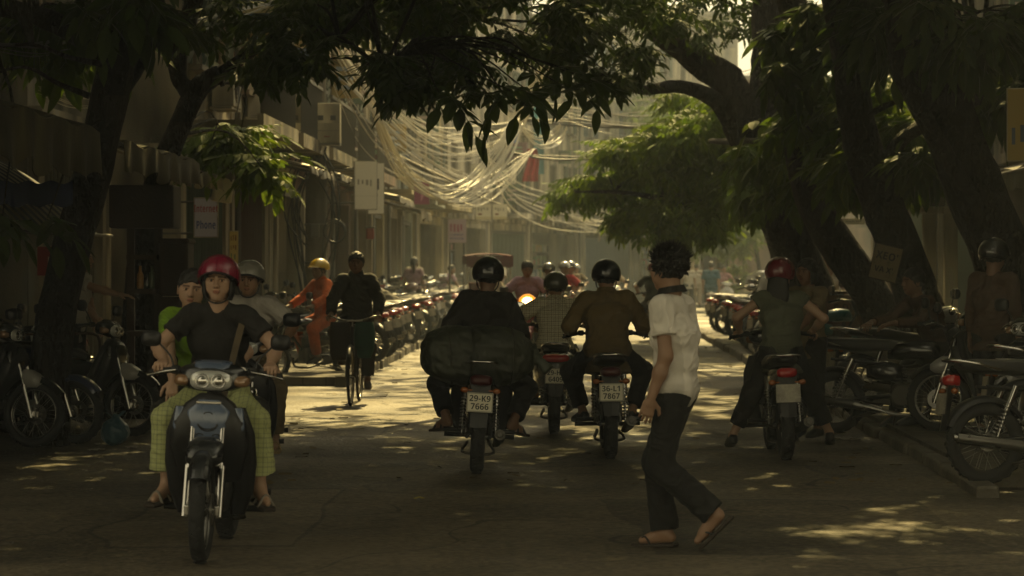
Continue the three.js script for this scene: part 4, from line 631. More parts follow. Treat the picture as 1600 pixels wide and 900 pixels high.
    let f = cut(blend(tors, .03), pel.clone().addScaledVector(u1, -hem), u1.clone().negate());
    const sl = [];
    for (const a of arms) {
      const d1 = a.el.clone().sub(a.sh), d2 = a.wr.clone().sub(a.el); let g;
      if (sleeve <= 1) { const e = a.sh.clone().addScaledVector(d1, sleeve); g = cut(bone(a.sh, e.clone().addScaledVector(d1, .15), .05 * S + L, .047 * S + L * 1.5), e, d1.normalize()); }
      else { const e = a.el.clone().addScaledVector(d2, sleeve - 1); g = cut(blend([bone(a.sh, a.el, .05 * S + L, .041 * S + L), bone(a.el, e.clone().addScaledVector(d2, .1), .041 * S + L, .031 * S + L)], .02), e, d2.normalize()); }
      sl.push(g);
    }
    const nb = neck.clone().addScaledVector(u2, .028 * S), cuts = [];
    const vdir = nk === 'v' ? bone(neck.clone().add(V(0, .03, .06)), chest.clone().addScaledVector(u2, .10 * S).add(V(0, 0, .16)), .072 * S, .006) : nk === 'tank' ? bone(neck.clone().add(V(0, .02, .02)), neck.clone().add(V(0, -.06, .10)), .075 * S) : bone(neck.clone().add(V(0, .03, -.005)), head, .062 * S);
    const ff = (x, y, z) => { let d = f(x, y, z); for (const g of sl) d = smin(d, g(x, y, z), .03); d = smax(d, -vdir(x, y, z), .006); return d - fold(x, y, z, .0075 * (o.top.wrinkle || 1)); };
    const tp = [pel, chest, neck, ...arms.flatMap((a) => [a.sh, a.el, ...(sleeve > 1 ? [a.wr] : [])]), low], [l2, h2] = bounds(tp, .16), sg = prep(surface(ff, l2, h2, res));
    obj(o.top.name || 'shirt', sg, mt, t);
    if (nk === 'collar') { const cg = sheet((u, v) => { const a = (u - .5) * 5.6 - PI / 2, r = (.060 + .016 * v) * S + .008; const p = neck.clone().add(V(0, .006, -.004)).addScaledVector(u2, (.035 - .035 * v + .012 * Math.sin(a + PI)) * S).addScaledVector(rt, Math.cos(a) * r * 1.08).addScaledVector(fwd, -Math.sin(a) * -r); return [p.x, p.y, p.z]; }, 26, 4, .004); obj('collar', cg, o.top.collarMat || mt, t); }
  }
  if (o.bottom) {
    const { mat: mt, len = 1.92, loose = .016, flare = 0, name = 'trousers' } = o.bottom, L = loose, fs = [bone(pel.clone().addScaledVector(hx, .075 * w), pel.clone().addScaledVector(hx, -.075 * w), .099 * S + L * .6), bone(pel, pel.clone().addScaledVector(u1, .09), .105 * S)];
    let f = cut(blend(fs, .03), pel.clone().addScaledVector(u1, .085 * S), u1);
    const lg = legs.map((l) => { const d = l.an.clone().sub(l.kn), e = l.kn.clone().addScaledVector(d, Math.min(1, len - 1)); return cut(blend([bone(l.hp, l.kn, .08 * S + L, .058 * S + L), bone(l.kn, e.clone().addScaledVector(d, .12), .057 * S + L, .046 * S + L + flare)], .03), e, d.normalize()); });
    const ff = (x, y, z) => { let d = f(x, y, z); d = smin(d, smin(lg[0](x, y, z), lg[1](x, y, z), .02), .035); return d - fold(x, y, z, .007); };
    const [l2, h2] = bounds([pel, ...legs.flatMap((l) => [l.hp, l.kn, l.an])], .16 + flare); obj(name, surface(ff, l2, h2, res), mt, t);
  }
  for (const l of legs) { // footwear
    const z = l.td, n = V(0, 1, 0).addScaledVector(z, -z.y).normalize(), x = n.clone().cross(z), q = new THREE.Matrix4().makeBasis(x, n, z).setPosition(l.an.clone().addScaledVector(z, .055 * S).addScaledVector(n, -.078 * S + (o.heelUp || 0)));
    if (o.shoes === 'shoe') { const g = loft([[0, .035, -.115 * S, .025, .03, 2.6], [0, .04, -.09 * S, .036, .043, 2.8], [0, .038, 0, .042, .042, 2.8], [0, .024, .09 * S, .046, .028, 2.8], [0, .016, .14 * S, .025, .014, 2.4]], 'z', 16); g.applyMatrix4(q); obj('shoe', g, o.shoeMat || m.black, t); }
    else {
      const sole = prism([[-.036, -.11], [.036, -.11], [.038, .02], [.046, .09], [.03, .14], [-.03, .14], [-.046, .09], [-.038, .02]].map((p) => [p[0] * S, p[1] * S]), .02, .005); sole.rotateX(PI / 2); mv(sole, 0, 0, 0, 0, 0, 0, [1, -1, 1]); const sg2 = prep(sole); const I = sg2.attributes.position.array; for (let i = 0; i < I.length; i += 9) for (let c = 0; c < 3; c++) { const q2 = I[i + 3 + c]; I[i + 3 + c] = I[i + 6 + c]; I[i + 6 + c] = q2; } sg2.computeVertexNormals(); sg2.applyMatrix4(q);
      const st2 = o.shoes === 'sandal' ? [tube([[-.047, .0, .07], [0, .062, .05], [.047, .0, .07]], .009, 12, 6), tube([[-.042, .0, -.02], [0, .075, -.0], [.042, .0, -.02]], .008, 12, 6)] : [tube([[-.044, .0, .02], [-.02, .05, .06], [0, .02, .105]], .006, 10, 6), tube([[.044, .0, .02], [.02, .05, .06], [0, .02, .105]], .006, 10, 6)];
      const sm = obj('sandal', sg2, o.shoeMat || soleMat, t); st2.forEach((g) => g.applyMatrix4(q)); obj('sandal_strap', st2, o.strapMat || m.black, sm);
    }
  }
  const inHead = (g) => { g.applyMatrix4(M4.compose(head, hq, V(hs, hs, hs))); return g; };
  if (o.hair) {
    const R = rng((o.seed || 1) * 17), cap = ell(0, .030, -.016, .090, .101, .106), faceCut = ell(0, -.045, .115, .082, .105, .075);
    const below = o.hair === 'long' || o.hair === 'pony' ? -.2 : -.055;
    let f = (x, y, z) => { let d = cap(x, y, z) - .008 * noise(x * 40, y * 40, z * 40); d = smax(d, -faceCut(x, y, z), .01); d = smax(d, -(y + .055) - Math.max(0, z) * .4, .012); return d; };
    let g = [surface(f, [-.12, -.25, -.15], [.12, .16, .12], near ? .006 : .01)];
    if (o.hair === 'long') g.push(loft([[0, .02, -.06, .085, .05, 2.4], [0, -.06, -.075, .088, .04, 2.4], [0, -.16, -.085, .10, .032, 2.4], [.01, -.26, -.09, .085, .025, 2.3], [.015, -.33, -.085, .04, .012, 2.2]], 'y', 18));
    if (o.hair === 'bob') g.push(...[-1, 1].map((s) => loft([[s * .075, .0, -.01, .02, .05, 2.4], [s * .078, -.06, -.005, .02, .048, 2.4], [s * .07, -.11, .0, .012, .03, 2.3]], 'y', 12)));
    if (o.hair === 'pony') g.push(limb([[0, .05, -.1], [0, .03, -.145], [0, -.06, -.15], [0, -.18, -.125], [0, -.24, -.12]], [.022, .03, .032, .022, .006], 10, 14, .2));
    if (o.hair === 'spiky') g.push(surface((x, y, z) => { const d = ell(0, .040, -.022, .091, .100, .106)(x, y, z) - .010 * noise(x * 26, y * 12 + z * 14, z * 26); return smax(smax(d, -faceCut(x, y, z), .01), -(y + .075) - Math.max(0, z + .02) * 1.3, .015); }, [-.14, -.12, -.16], [.14, .18, .14], .006));
    if (o.hair === 'spiky' || o.hair === 'short') { const sp = o.hair === 'spiky', n = near ? (sp ? 1100 : 500) : 100, len = sp ? .062 : .012, k = sp ? 1.06 : 1; for (let i = 0; i < n; i++) { const a = R() * 2 * PI, c = 1 - R() * 1.4, sn = Math.sqrt(1 - c * c), d = V(sn * Math.cos(a), c, sn * Math.sin(a)); const b = V(d.x * .082 * k, .028 + d.y * .094 * k, -.016 + d.z * .098 * k); if (faceCut(b.x, b.y, b.z) < .006 || b.y < -.07 + Math.max(0, b.z + .02) * 1.2) continue; const e = b.clone().addScaledVector(d.clone().multiplyScalar(.7).add(V((R() - .5) * .8 + (sp ? .5 * noise(b.x * 22, b.y * 22, b.z * 22) : 0), sp ? .25 - (b.y < 0 ? .9 : 0) : -.3, (R() - .5) * .7 - .35)).normalize(), len * (.4 + R() * .7) * (sp ? (b.y > .06 ? 1 : .55) : 1)); g.push(rod(b, e, sp ? .0075 : .003, .0006, 4)); } }
    obj('hair', g.map(inHead), hairMat, t);
  }
  if (o.helmet) {
    const { mat: hm, rim = m.black, ears: ec = 0, peak = 1, vents = 0 } = o.helmet;
    const he = obj('helmet', [inHead(sheet((u, v) => { const q = hfP(1 - u, v, 1, ec); return q; }, 40, 18, .012))], hm, t);
    const rimPts = []; for (let i = 0; i < 40; i++) rimPts.push(hfP(i / 40, 1, 1.005, ec)); obj('helmet_rim', inHead(tube(rimPts, .0065, 60, 6, true)), rim, he);
    if (peak) obj('visor', inHead(sheet((u, v) => { const a = (u - .5) * 2.1, b = hfP(((a / (2 * PI)) + 1) % 1, .97, 1.0, ec), e = .045 * v * Math.cos(a * .75); return [b[0] * (1 + .2 * v * .3), b[1] + .004 - .012 * v, b[2] + e]; }, 20, 5, .005)), o.helmet.peakMat || m.black, he);
    if (vents) obj('vent', Array.from({ length: 5 }, (_, k) => { const q = hfP(((k - 2) * .055 + 1) % 1, .62, 1.0, 0); return inHead(rbox(.009, .032, .012, .004, q[0], q[1], q[2], -.5, (k - 2) * .34, 0)); }), m.black, he);
    if (o.helmet.badge) obj('badge', inHead(rbox(.018, .014, .006, .004, 0, .052, .120)), m.chrome, he);
    if (o.helmet.mark) obj('mark', inHead(mv(prism([[-.02, -.006], [-.004, .012], [.0, .004], [.022, .014], [.008, -.008], [0, -.002]], .004, .001), -.005, .065, -.137, .32)), mat(.4, .4, .38, .5), he);
    obj('chin_strap', inHead(tube([[-.088, -.02, .01], [-.078, -.075, .028], [-.04, -.118, .052], [0, -.127, .06], [.04, -.118, .052], [.078, -.075, .028], [.088, -.02, .01]], .0055, 26, 5)), m.black, he);
  }
  if (o.extra) o.extra(t, { pel, chest, neck, head, arms, legs, rt, u2, inHead, S });
  return t;
}
function hfP(u, v, s, ec) { const a = u * 2 * PI, fr = Math.cos(a), end = (fr > 0 ? 1.45 - .1 * fr : 1.62) + (ec ? .40 * Math.pow(Math.abs(Math.sin(a)), 2) * (1 - .4 * Math.max(0, fr)) + .25 * Math.max(0, -fr) : .12 * Math.abs(Math.sin(a)) + .1 * Math.max(0, -fr)), th = v * end; return [Math.sin(th) * Math.sin(a) * .113 * s, .030 + Math.cos(th) * .116 * s, -.010 + Math.sin(th) * Math.cos(a) * .136 * s]; }
// ---------- people and the things they ride ----------
const H = { glossBlack: paint(.010, .010, .011, .1), red: paint(.17, .012, .035, .1), grey: paint(.24, .23, .20, .25), olive: paint(.07, .07, .055, .12), yellow: paint(.55, .36, .02, .3), darkRed: paint(.12, .012, .02, .15) };
const check = (c1, c2, rep) => tex(128, (u, v) => { const a = u < .16 || (u > .5 && u < .58), b = v < .16 || (v > .5 && v < .58), k = (a ? .5 : 0) + (b ? .5 : 0); return [0, 1, 2].map((i) => lerp(c1[i], c2[i], k)); }, true, rep);
const C = {
  blackTee: cloth(.016, .015, .015), greenTee: cloth(.22, .42, .02), plaid: mat(1, 1, 1, .9, 0, { map: check([.64, .66, .45], [.48, .50, .36], .052), bumpMap: weave, bumpScale: .001 }), whiteTee: cloth(.46, .44, .43), khaki: cloth(.20, .16, .10), orange: cloth(.62, .11, .012), darkCloth: cloth(.018, .017, .015), darkJacket: cloth(.026, .025, .02), blackJeans: cloth(.007, .007, .008),
  checkShirt: mat(1, 1, 1, .9, 0, { map: check([.80, .77, .66], [.34, .32, .27], .034), bumpMap: weave, bumpScale: .001 }), tanShirt: cloth(.155, .11, .045), polo: cloth(.84, .81, .78), lilac: cloth(.36, .24, .34), rose: cloth(.45, .03, .05), blueShirt: cloth(.03, .10, .15), beige: cloth(.42, .36, .27), cream: cloth(.5, .46, .4), greyGreen: cloth(.12, .135, .10), brownShirt: cloth(.085, .05, .035), teal: cloth(.02, .09, .085), white: cloth(.6, .58, .55), pink: cloth(.42, .22, .26),
};
const GRIP = [[.292, 1.005, .175], [-.292, 1.005, .175]], PEG = [[.17, .335, .03], [-.17, .335, .03]];
const RIDER = { h: 1.58, pelvis: [0, .855, -.17], lean: .14, bend: .16, hands: GRIP, feet: PEG, handDir: [[.08, -.12, 1], [-.08, -.12, 1]], palm: [[0, -1, 0], [0, -1, 0]], knee: [[.45, .5, 1], [-.45, .5, 1]], elbow: [[1, -.5, -.5], [-1, -.5, -.5]] };
// the woman on the near scooter with a child behind her
{
  const p = V(-1.617, 0, -13.9), roll = -.035;
  bike('motorbike', 'dark motorbike with slate blue front panels under the woman in a glossy red helmet', p, 0, roll, { body: paint(.012, .013, .016, .15), accent: paints.slate, badge: true, mirrorScale: .82 });
  person('woman in glossy red helmet and black v-neck riding the near slate blue motorbike', p, 0, { ...RIDER, roll, res: .009, head: 'woman', skin: 'fair', pelvis: [-.035, .86, -.2], headSize: 1.0, wide: .95, hair: 'bob', helmet: { mat: H.red, ears: 1, badge: 1, peak: .6 }, top: { mat: C.blackTee, sleeve: .62, neck: 'v', loose: .012, hem: .15 }, bottom: { mat: C.plaid, name: 'checked_trousers', len: 1.76, loose: .017, flare: .035 }, shoes: 'sandal', strapMat: mat(.16, .14, .11, .6), hands: [[.285, 1.02, .165], [-.285, 1.02, .165]], feet: [[.245, .345, .07], [-.26, .345, .07]], knee: [[.42, .5, 1], [-.46, .5, 1]], toes: [[.45, -.15, 1], [-.45, -.15, 1]], look: -.03,
    extra: (t, q) => { const c = q.chest, s = q.S; obj('bag_strap', sheet((u, v) => { const k = lerp(-1, 1, u); const pt = [.085 + .006 * k, 0, 0]; return [lerp(.115, .02, u) + (v - .5) * .036, lerp(c.y + .185 * s, c.y - .3, u), c.z + .118 + .02 * Math.sin(u * PI) + (u > .5 ? (u - .5) * .02 : -(.5 - u) * (.5 - u) * .25)]; }, 20, 3, .004), cloth(.11, .085, .055), t); } });
  person('child in bright green t-shirt peering out from behind the woman in a red helmet', p, 0, { h: 1.44, roll, res: .009, head: 'child', skin: 'fair', headSize: 1.08, hair: 'short', seed: 3, pelvis: [-.12, .86, -.50], lean: .1, side: .22, hands: [[.02, .95, -.3], [-.262, .80, -.09]], palm: [[0, -1, 0], [0, -.8, -.5]], grip: ['relax', 'flat'], handDir: [[0, -.3, 1], [.05, -.9, .45]], feet: [[.2, .42, -.28], [-.2, .42, -.28]], knee: [[.7, .4, 1], [-.7, .4, 1]], top: { mat: C.greenTee, sleeve: .7, loose: .016 }, bottom: { mat: C.darkCloth }, shoes: 'sandal', look: .06, tilt: .06, nod: .05, elbow: [[1, -.5, -.5], [-1, -.2, -.3]] });
}
// man in the grey helmet behind her
{
  const p = V(-1.965, 0, -19.1);
  bike('motorbike', 'black motorbike half hidden behind the woman in a red helmet', p, 0, 0, { body: m.blackGloss });
  person('man in vented grey helmet and white t-shirt riding behind the woman in a red helmet', p, 0, { ...RIDER, h: 1.55, lean: .18, res: .011, head: 'man', skin: 'tan', hair: 'short', seed: 5, helmet: { mat: H.grey, ears: 1, vents: 1 }, top: { mat: C.whiteTee, sleeve: .7, loose: .02 }, bottom: { mat: C.khaki, loose: .024 }, feet: [[.20, .27, .05], [-.18, .335, .03]], shoes: 'sandal', shoeMat: mat(.22, .16, .08, .7), strapMat: mat(.22, .16, .08, .7), look: -.1, nod: .06 });
}
// orange worker, seen from his right, riding to the left
{
  const turn = -.95, d = V(Math.sin(turn), 0, Math.cos(turn)), p = V(-3.20, 0, -34.2).addScaledVector(d, -.62);
  bike('motorbike', 'black motorbike turned to the left under the worker in orange', p, turn, 0, { kind: 'motorcycle', body: m.blackGloss });
  person('worker in orange overalls and yellow hard hat riding a black motorbike', p, turn, { ...RIDER, h: 1.62, res: .012, skin: 'brown', hair: 'short', pelvis: [0, .87, -.2], lean: .08, helmet: { mat: H.yellow, rim: H.yellow, peakMat: H.yellow, peak: 1 }, top: { mat: C.orange, sleeve: 1.9, neck: 'collar', loose: .022, hem: .12 }, bottom: { mat: C.orange, loose: .024 }, shoes: 'shoe', look: .15 });
}
// cyclist
{
  const p = V(-1.76, 0, -28.7), turn = -.03, t = thing('bicycle', 'old bicycle with a teal bag on its handlebar under the man in dark clothes', 'bicycle', p, turn), R = .325, zf = .54, zr = -.54, tyre = new THREE.TorusGeometry(R - .016, .017, 8, 44), rimG = [torusX(R - .036, .009, 6, 44), cylX(.02, .09, 0, 0, 0)];
  for (let i = 0; i < 32; i++) { const a = i / 32 * 2 * PI; rimG.push(rod([(i % 2 ? .03 : -.03), 0, 0], [0, Math.cos(a) * (R - .04), Math.sin(a) * (R - .04)], .0014, .0014, 4)); }
  tyre.rotateY(PI / 2); const tg = prep(tyre), rg = join(rimG);
  for (const z of [zf, zr]) { const w = obj('wheel', tg, m.rubber, t); w.position.set(0, R, z); obj('rim', rg, m.steel, w); obj('mudguard', arcShell(R + .025, .05, z > 0 ? .3 : .2, z > 0 ? 2.6 : 2.9, 0, 0, .003, .01), m.black, w); }
  obj('frame', [rod([0, .30, -.05], [0, .82, -.22], .016), rod([0, .30, -.05], [0, .66, .36], .016), rod([0, .72, -.19], [0, .76, .33], .014), rod([0, .62, .37], [0, .88, .29], .018), ...[-1, 1].flatMap((s) => [rod([s * .05, R, zr], [s * .03, .30, -.05], .009), rod([s * .05, R, zr], [s * .02, .72, -.19], .008), rod([s * .05, R, zf], [s * .045, .62, .38], .011)])], m.black, t);
  obj('handlebar', [tube([[-.27, .97, .12], [-.25, .985, .22], [-.1, .94, .31], [.1, .94, .31], [.25, .985, .22], [.27, .97, .12]], .011, 26, 8), rod([0, .86, .30], [0, .95, .30], .012)], m.steel, t);
  obj('saddle', loft([[0, .86, -.36, .06, .02], [0, .87, -.30, .10, .03], [0, .87, -.2, .06, .025], [0, .865, -.06, .02, .018]], 'z', 16), m.vinyl, t);
  obj('crank', [cylX(.09, .006, .05, .30, -.05, 24), rod([.07, .30, -.05], [.09, .17, .02], .009), rod([-.07, .30, -.05], [-.09, .43, -.12], .009), box(.09, .02, .07, .135, .165, .02), box(.09, .02, .07, -.135, .435, -.12)], m.steel, t);
  obj('bag', loft([[.13, .92, .25, .10, .06, 3], [.13, .80, .27, .12, .075, 3], [.13, .62, .27, .11, .07, 3], [.13, .52, .26, .07, .04, 3]], 'y', 20), C.teal, t); obj('basket', loft([[-.14, .92, .25, .11, .06, 3.4], [-.14, .78, .27, .125, .08, 3.4], [-.14, .56, .27, .11, .07, 3.4], [-.14, .50, .27, .09, .055, 3.4]], 'y', 20), cloth(.03, .018, .014), t);
  person('man with short hair in dark jacket riding the old bicycle towards the viewer', p, turn, { h: 1.62, res: .011, skin: 'brown', hair: 'short', seed: 9, pelvis: [0, .955, -.26], lean: .10, bend: .10, hands: [[.262, 1.0, .06], [-.262, 1.0, .06]], handDir: [[0, -.15, 1], [0, -.15, 1]], palm: [[0, -1, 0], [0, -1, 0]], feet: [[.135, .255, -.03], [-.135, .52, -.17]], knee: [[.35, .2, 1], [-.35, .2, 1]], toes: [[.15, -.1, 1], [-.15, -.1, 1]], top: { mat: C.darkJacket, sleeve: 1.9, neck: 'collar', loose: .03, hem: .16 }, bottom: { mat: C.darkCloth, loose: .026, len: 1.85 }, shoes: 'shoe', shoeMat: mat(.09, .07, .05, .7) });
}
// three riders going away
const BACK = { ...RIDER, lean: .16, bend: .22, nod: -.02 };
{
  const p = V(-.265, 0, -19.6), roll = .055;
  bike('motorbike', 'motorbike loaded with a big dark sack, plate 29-K9 7666, seen from behind', p, PI, roll, { plate: ['29-K9', '7666'], mirrors: false, tail: mat(.05, .008, .008, .3) });
  person('rider in black jacket and black helmet in front of the big dark sack', p, PI, { ...BACK, roll, h: 1.58, res: .010, hair: 'short', wide: .95, skin: 'brown', pelvis: [0, .86, -.02], lean: .1, bend: .16, helmet: { mat: H.glossBlack, ears: 1, mark: 1 }, top: { mat: C.darkCloth, sleeve: 1.9, loose: .032 }, bottom: { mat: C.blackJeans, loose: .026, len: 1.8 }, shoes: 'sandal', feet: [[.25, .36, -.1], [-.25, .36, -.1]], toes: [[.7, -.15, .8], [-.7, -.15, .8]], knee: [[.7, .4, 1], [-.7, .4, 1]], elbow: [[.45, -.8, -.4], [-.45, -.8, -.4]] });
  const sackF = (x, y, z) => { const X = x / 1, q = ell(0, 0, 0, .42, .225, .25)(X, y, z), e = Math.pow(Math.pow(Math.abs(x / .42), 2.8) + Math.pow(Math.abs(y / .225), 2.6) + Math.pow(Math.abs(z / .25), 2.5), 1 / 2.6) - 1; return Math.max(e * .22, -1) - .016 * noise(x * 4 + 3, y * 5, z * 5) - .012 * noise(x * 8 + y * 6, y * 14, z * 8) - .006 * noise(x * 26, y * 22 + x * 10, z * 20) + .012 * Math.exp(-Math.pow((x + .04 + .04 * y) / .012, 2)); };
  const sk = thing('sack', 'large bulging dark green sack tied across the back of the motorbike with plate 7666', 'sack', V(-.265, .875, -19.10), .06); sk.rotation.z = -.03;
  obj('sack_cloth', surface(sackF, [-.5, -.32, -.34], [.5, .32, .34], .011), mat(.040, .047, .032, .5, 0, { bumpMap: weave, bumpScale: .002, map: grime }), sk);
  obj('rope', [tube(Array.from({ length: 22 }, (_, i) => { const a = i / 22 * 2 * PI; return [.245 + .02 * Math.cos(a), Math.sin(a) * .218, Math.cos(a) * .243]; }), .006, 44, 5, true), tube(Array.from({ length: 22 }, (_, i) => { const a = i / 22 * 2 * PI; return [-.2 - .02 * Math.sin(a), Math.sin(a) * .226, Math.cos(a) * .25]; }), .006, 44, 5, true)], cloth(.05, .05, .04), sk);
  obj('sack_neck', limb([[.40, .0, .0], [.47, -.03, .03], [.54, -.10, .05]], [.10, .035, .05], 12, 12, .3), mat(.040, .047, .032, .5, 0, { bumpMap: weave, bumpScale: .002 }), sk);
}
{
  const p = V(.385, 0, -24.1);
  bike('scooter', 'wide dark scooter with plate 29-H4 6409 and two red lamps seen from behind', p, PI, .02, { kind: 'scooter', body: paint(.018, .022, .020, .2), plate: ['29-H4', '6409'] });
  person('rider in small checked shirt and olive grey helmet on the wide dark scooter', p, PI, { ...BACK, roll: .02, h: 1.5, res: .011, hair: 'short', skin: 'tan', pelvis: [0, .80, -.12], lean: .26, bend: .24, helmet: { mat: H.olive, ears: 1 }, top: { mat: C.checkShirt, sleeve: .8, neck: 'collar', loose: .024 }, bottom: { mat: C.darkCloth, loose: .02 }, shoes: 'sandal' });
}
{
  const p = V(.79, 0, -21.1);
  bike('motorbike', 'dark motorbike with plate 36-L1 7867 seen straight from behind', p, PI, -.01, { kind: 'motorcycle', plate: ['36-L1', '7867'], tail: mat(.06, .01, .01, .3), mirrors: false });
  person('rider in loose olive brown shirt and black helmet on the motorbike with plate 7867', p, PI, { ...BACK, roll: -.01, h: 1.56, wide: 1.1, res: .010, hair: 'short', skin: 'tan', pelvis: [0, .86, -.16], lean: .16, bend: .2, elbow: [[.6, -.8, -.4], [-.6, -.8, -.4]], helmet: { mat: H.glossBlack, ears: 1, mark: 0 }, top: { mat: C.tanShirt, sleeve: 1.55, neck: 'collar', loose: .032, hem: .2 }, bottom: { mat: C.blackJeans, loose: .026, len: 1.85 }, shoes: 'shoe', feet: [[.2, .34, -.02], [-.2, .34, -.02]], knee: [[.8, .4, 1], [-.8, .4, 1]], toes: [[.5, -.1, 1], [-.5, -.1, 1]] });
}
// the young man walking across
{
  const p = V(.868, 0, -13.98);
  person('young man with spiky hair in white polo and dark jeans walking across the road', p, -1.88, { h: 1.66, res: .009, skin: 'tan', hair: 'spiky', seed: 21, pelvis: [0, .875, -.03], lean: .02, headSize: .97, bend: .08, nod: .02, look: -.42, twist: .12, hands: [[.215, .83, .055], [-.24, .84, .04]], elbow: [[.3, -.2, -1], [-.4, -.2, -1]], grip: ['relax', 'relax'], handDir: [[-.05, -.95, .32], [0, -.95, .2]], palm: [[-1, 0, .3], [1, 0, .3]], feet: [[.06, .20, -.26], [-.07, .085, .05]], knee: [[.1, 0, 1], [-.1, .0, 1]], toes: [[.05, -.72, .7], [-.1, -.05, 1]], top: { mat: C.polo, sleeve: .58, neck: 'collar', collarMat: C.blackTee, loose: .016, hem: .10 }, bottom: { mat: C.blackJeans, name: 'jeans', loose: .016, len: 1.98, flare: .02 }, shoes: 'flipflop' });
}
// oncoming riders and the far traffic
const FAR = { ...RIDER, res: .016 };
{
  const p = V(.225, .05, -38.0);
  const lampMat = new THREE.MeshStandardMaterial({ color: lin(.8, .7, .5), emissive: lin(1, .52, .13), emissiveIntensity: 8, roughness: .3 });
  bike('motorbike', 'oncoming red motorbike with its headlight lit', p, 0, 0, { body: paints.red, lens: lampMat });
  const L = new THREE.SpotLight(new THREE.Color(1, .62, .25), 1.0, 0, .5, .8, 2); L.position.set(.235, .93, -38.5 + .50); L.target.position.set(.2, .3, -30); L.castShadow = true; L.shadow.radius = 3; scene.add(L, L.target);
  person('bareheaded rider in lilac t-shirt on the motorbike with the lit headlight', p, 0, { ...FAR, res: .013, hair: 'short', seed: 31, skin: 'brown', top: { mat: C.lilac, sleeve: .8, loose: .022 }, bottom: { mat: C.darkCloth }, shoes: 'sandal', nod: .25, look: .1 });
  const q = V(.66, 0, -46); bike('motorbike', 'oncoming dark motorbike behind the rider in lilac', q, 0, 0, { body: m.blackGloss });
  person('rider in grey helmet just behind the rider in lilac', q, 0, { ...FAR, hair: 'short', skin: 'brown', helmet: { mat: H.olive, ears: 1 }, top: { mat: C.darkJacket, sleeve: 1.9 }, bottom: { mat: C.darkCloth }, shoes: 'shoe' });
  const r = V(1.13, 0, -55); bike('motorbike', 'oncoming maroon motorbike carrying two people', r, .05, 0, { body: paints.maroon });
  person('rider in rose red shirt and pale helmet coming up the road', r, .05, { ...FAR, h: 1.66, skin: 'tan', hair: 'short', helmet: { mat: H.grey }, top: { mat: C.rose, sleeve: .75, loose: .024 }, bottom: { mat: C.pink }, shoes: 'sandal' });
  person('passenger in pale shirt and dark helmet behind the rider in rose red', r, .05, { ...FAR, skin: 'tan', hair: 'short', pelvis: [.16, .90, -.52], hands: [[.2, .95, -.25], [-.1, .95, -.25]], feet: [[.2, .38, -.28], [-.2, .38, -.28]], helmet: { mat: H.glossBlack, ears: 1 }, top: { mat: C.beige, sleeve: .7 }, bottom: { mat: C.khaki }, shoes: 'sandal' });
  const s = V(2.62, 0, -66); bike('motorbike', 'small hazy motorbike far up the road under a rider in a highlight coloured helmet', s, .0, 0, { body: paints.silver });
  person('far rider, helmet gold with painted highlight, above the black helmet of plate 7867', s, 0, { ...FAR, res: .02, hair: 'short', helmet: { mat: paint(.5, .36, .12, .15) }, top: { mat: C.beige }, bottom: { mat: C.khaki }, shoes: 'shoe' });  // gold of the helmet colour stands in for a highlight on it
  const s2 = V(1.85, 0, -74); bike('motorbike', 'small hazy motorbike far up the road right of the rose red rider', s2, -.2, 0, { body: paints.silver });
  person('far rider in yellow brown shirt and pale helmet right of the rose red rider', s2, -.2, { ...FAR, res: .02, hair: 'short', helmet: { mat: H.grey }, top: { mat: C.tanShirt }, bottom: { mat: C.khaki }, shoes: 'shoe' });
  const u = V(2.92, 0, -53); bike('motorbike', 'dark motorbike going away between the olive brown rider and the walking man', u, PI, 0, { body: m.blackGloss });
  person('rider in dark shirt and red helmet going away half behind the walking man', u, PI, { ...FAR, h: 1.64, skin: 'tan', hair: 'short', helmet: { mat: H.darkRed, ears: 1 }, top: { mat: C.darkJacket, sleeve: .8 }, bottom: { mat: C.darkCloth }, shoes: 'shoe' });
}
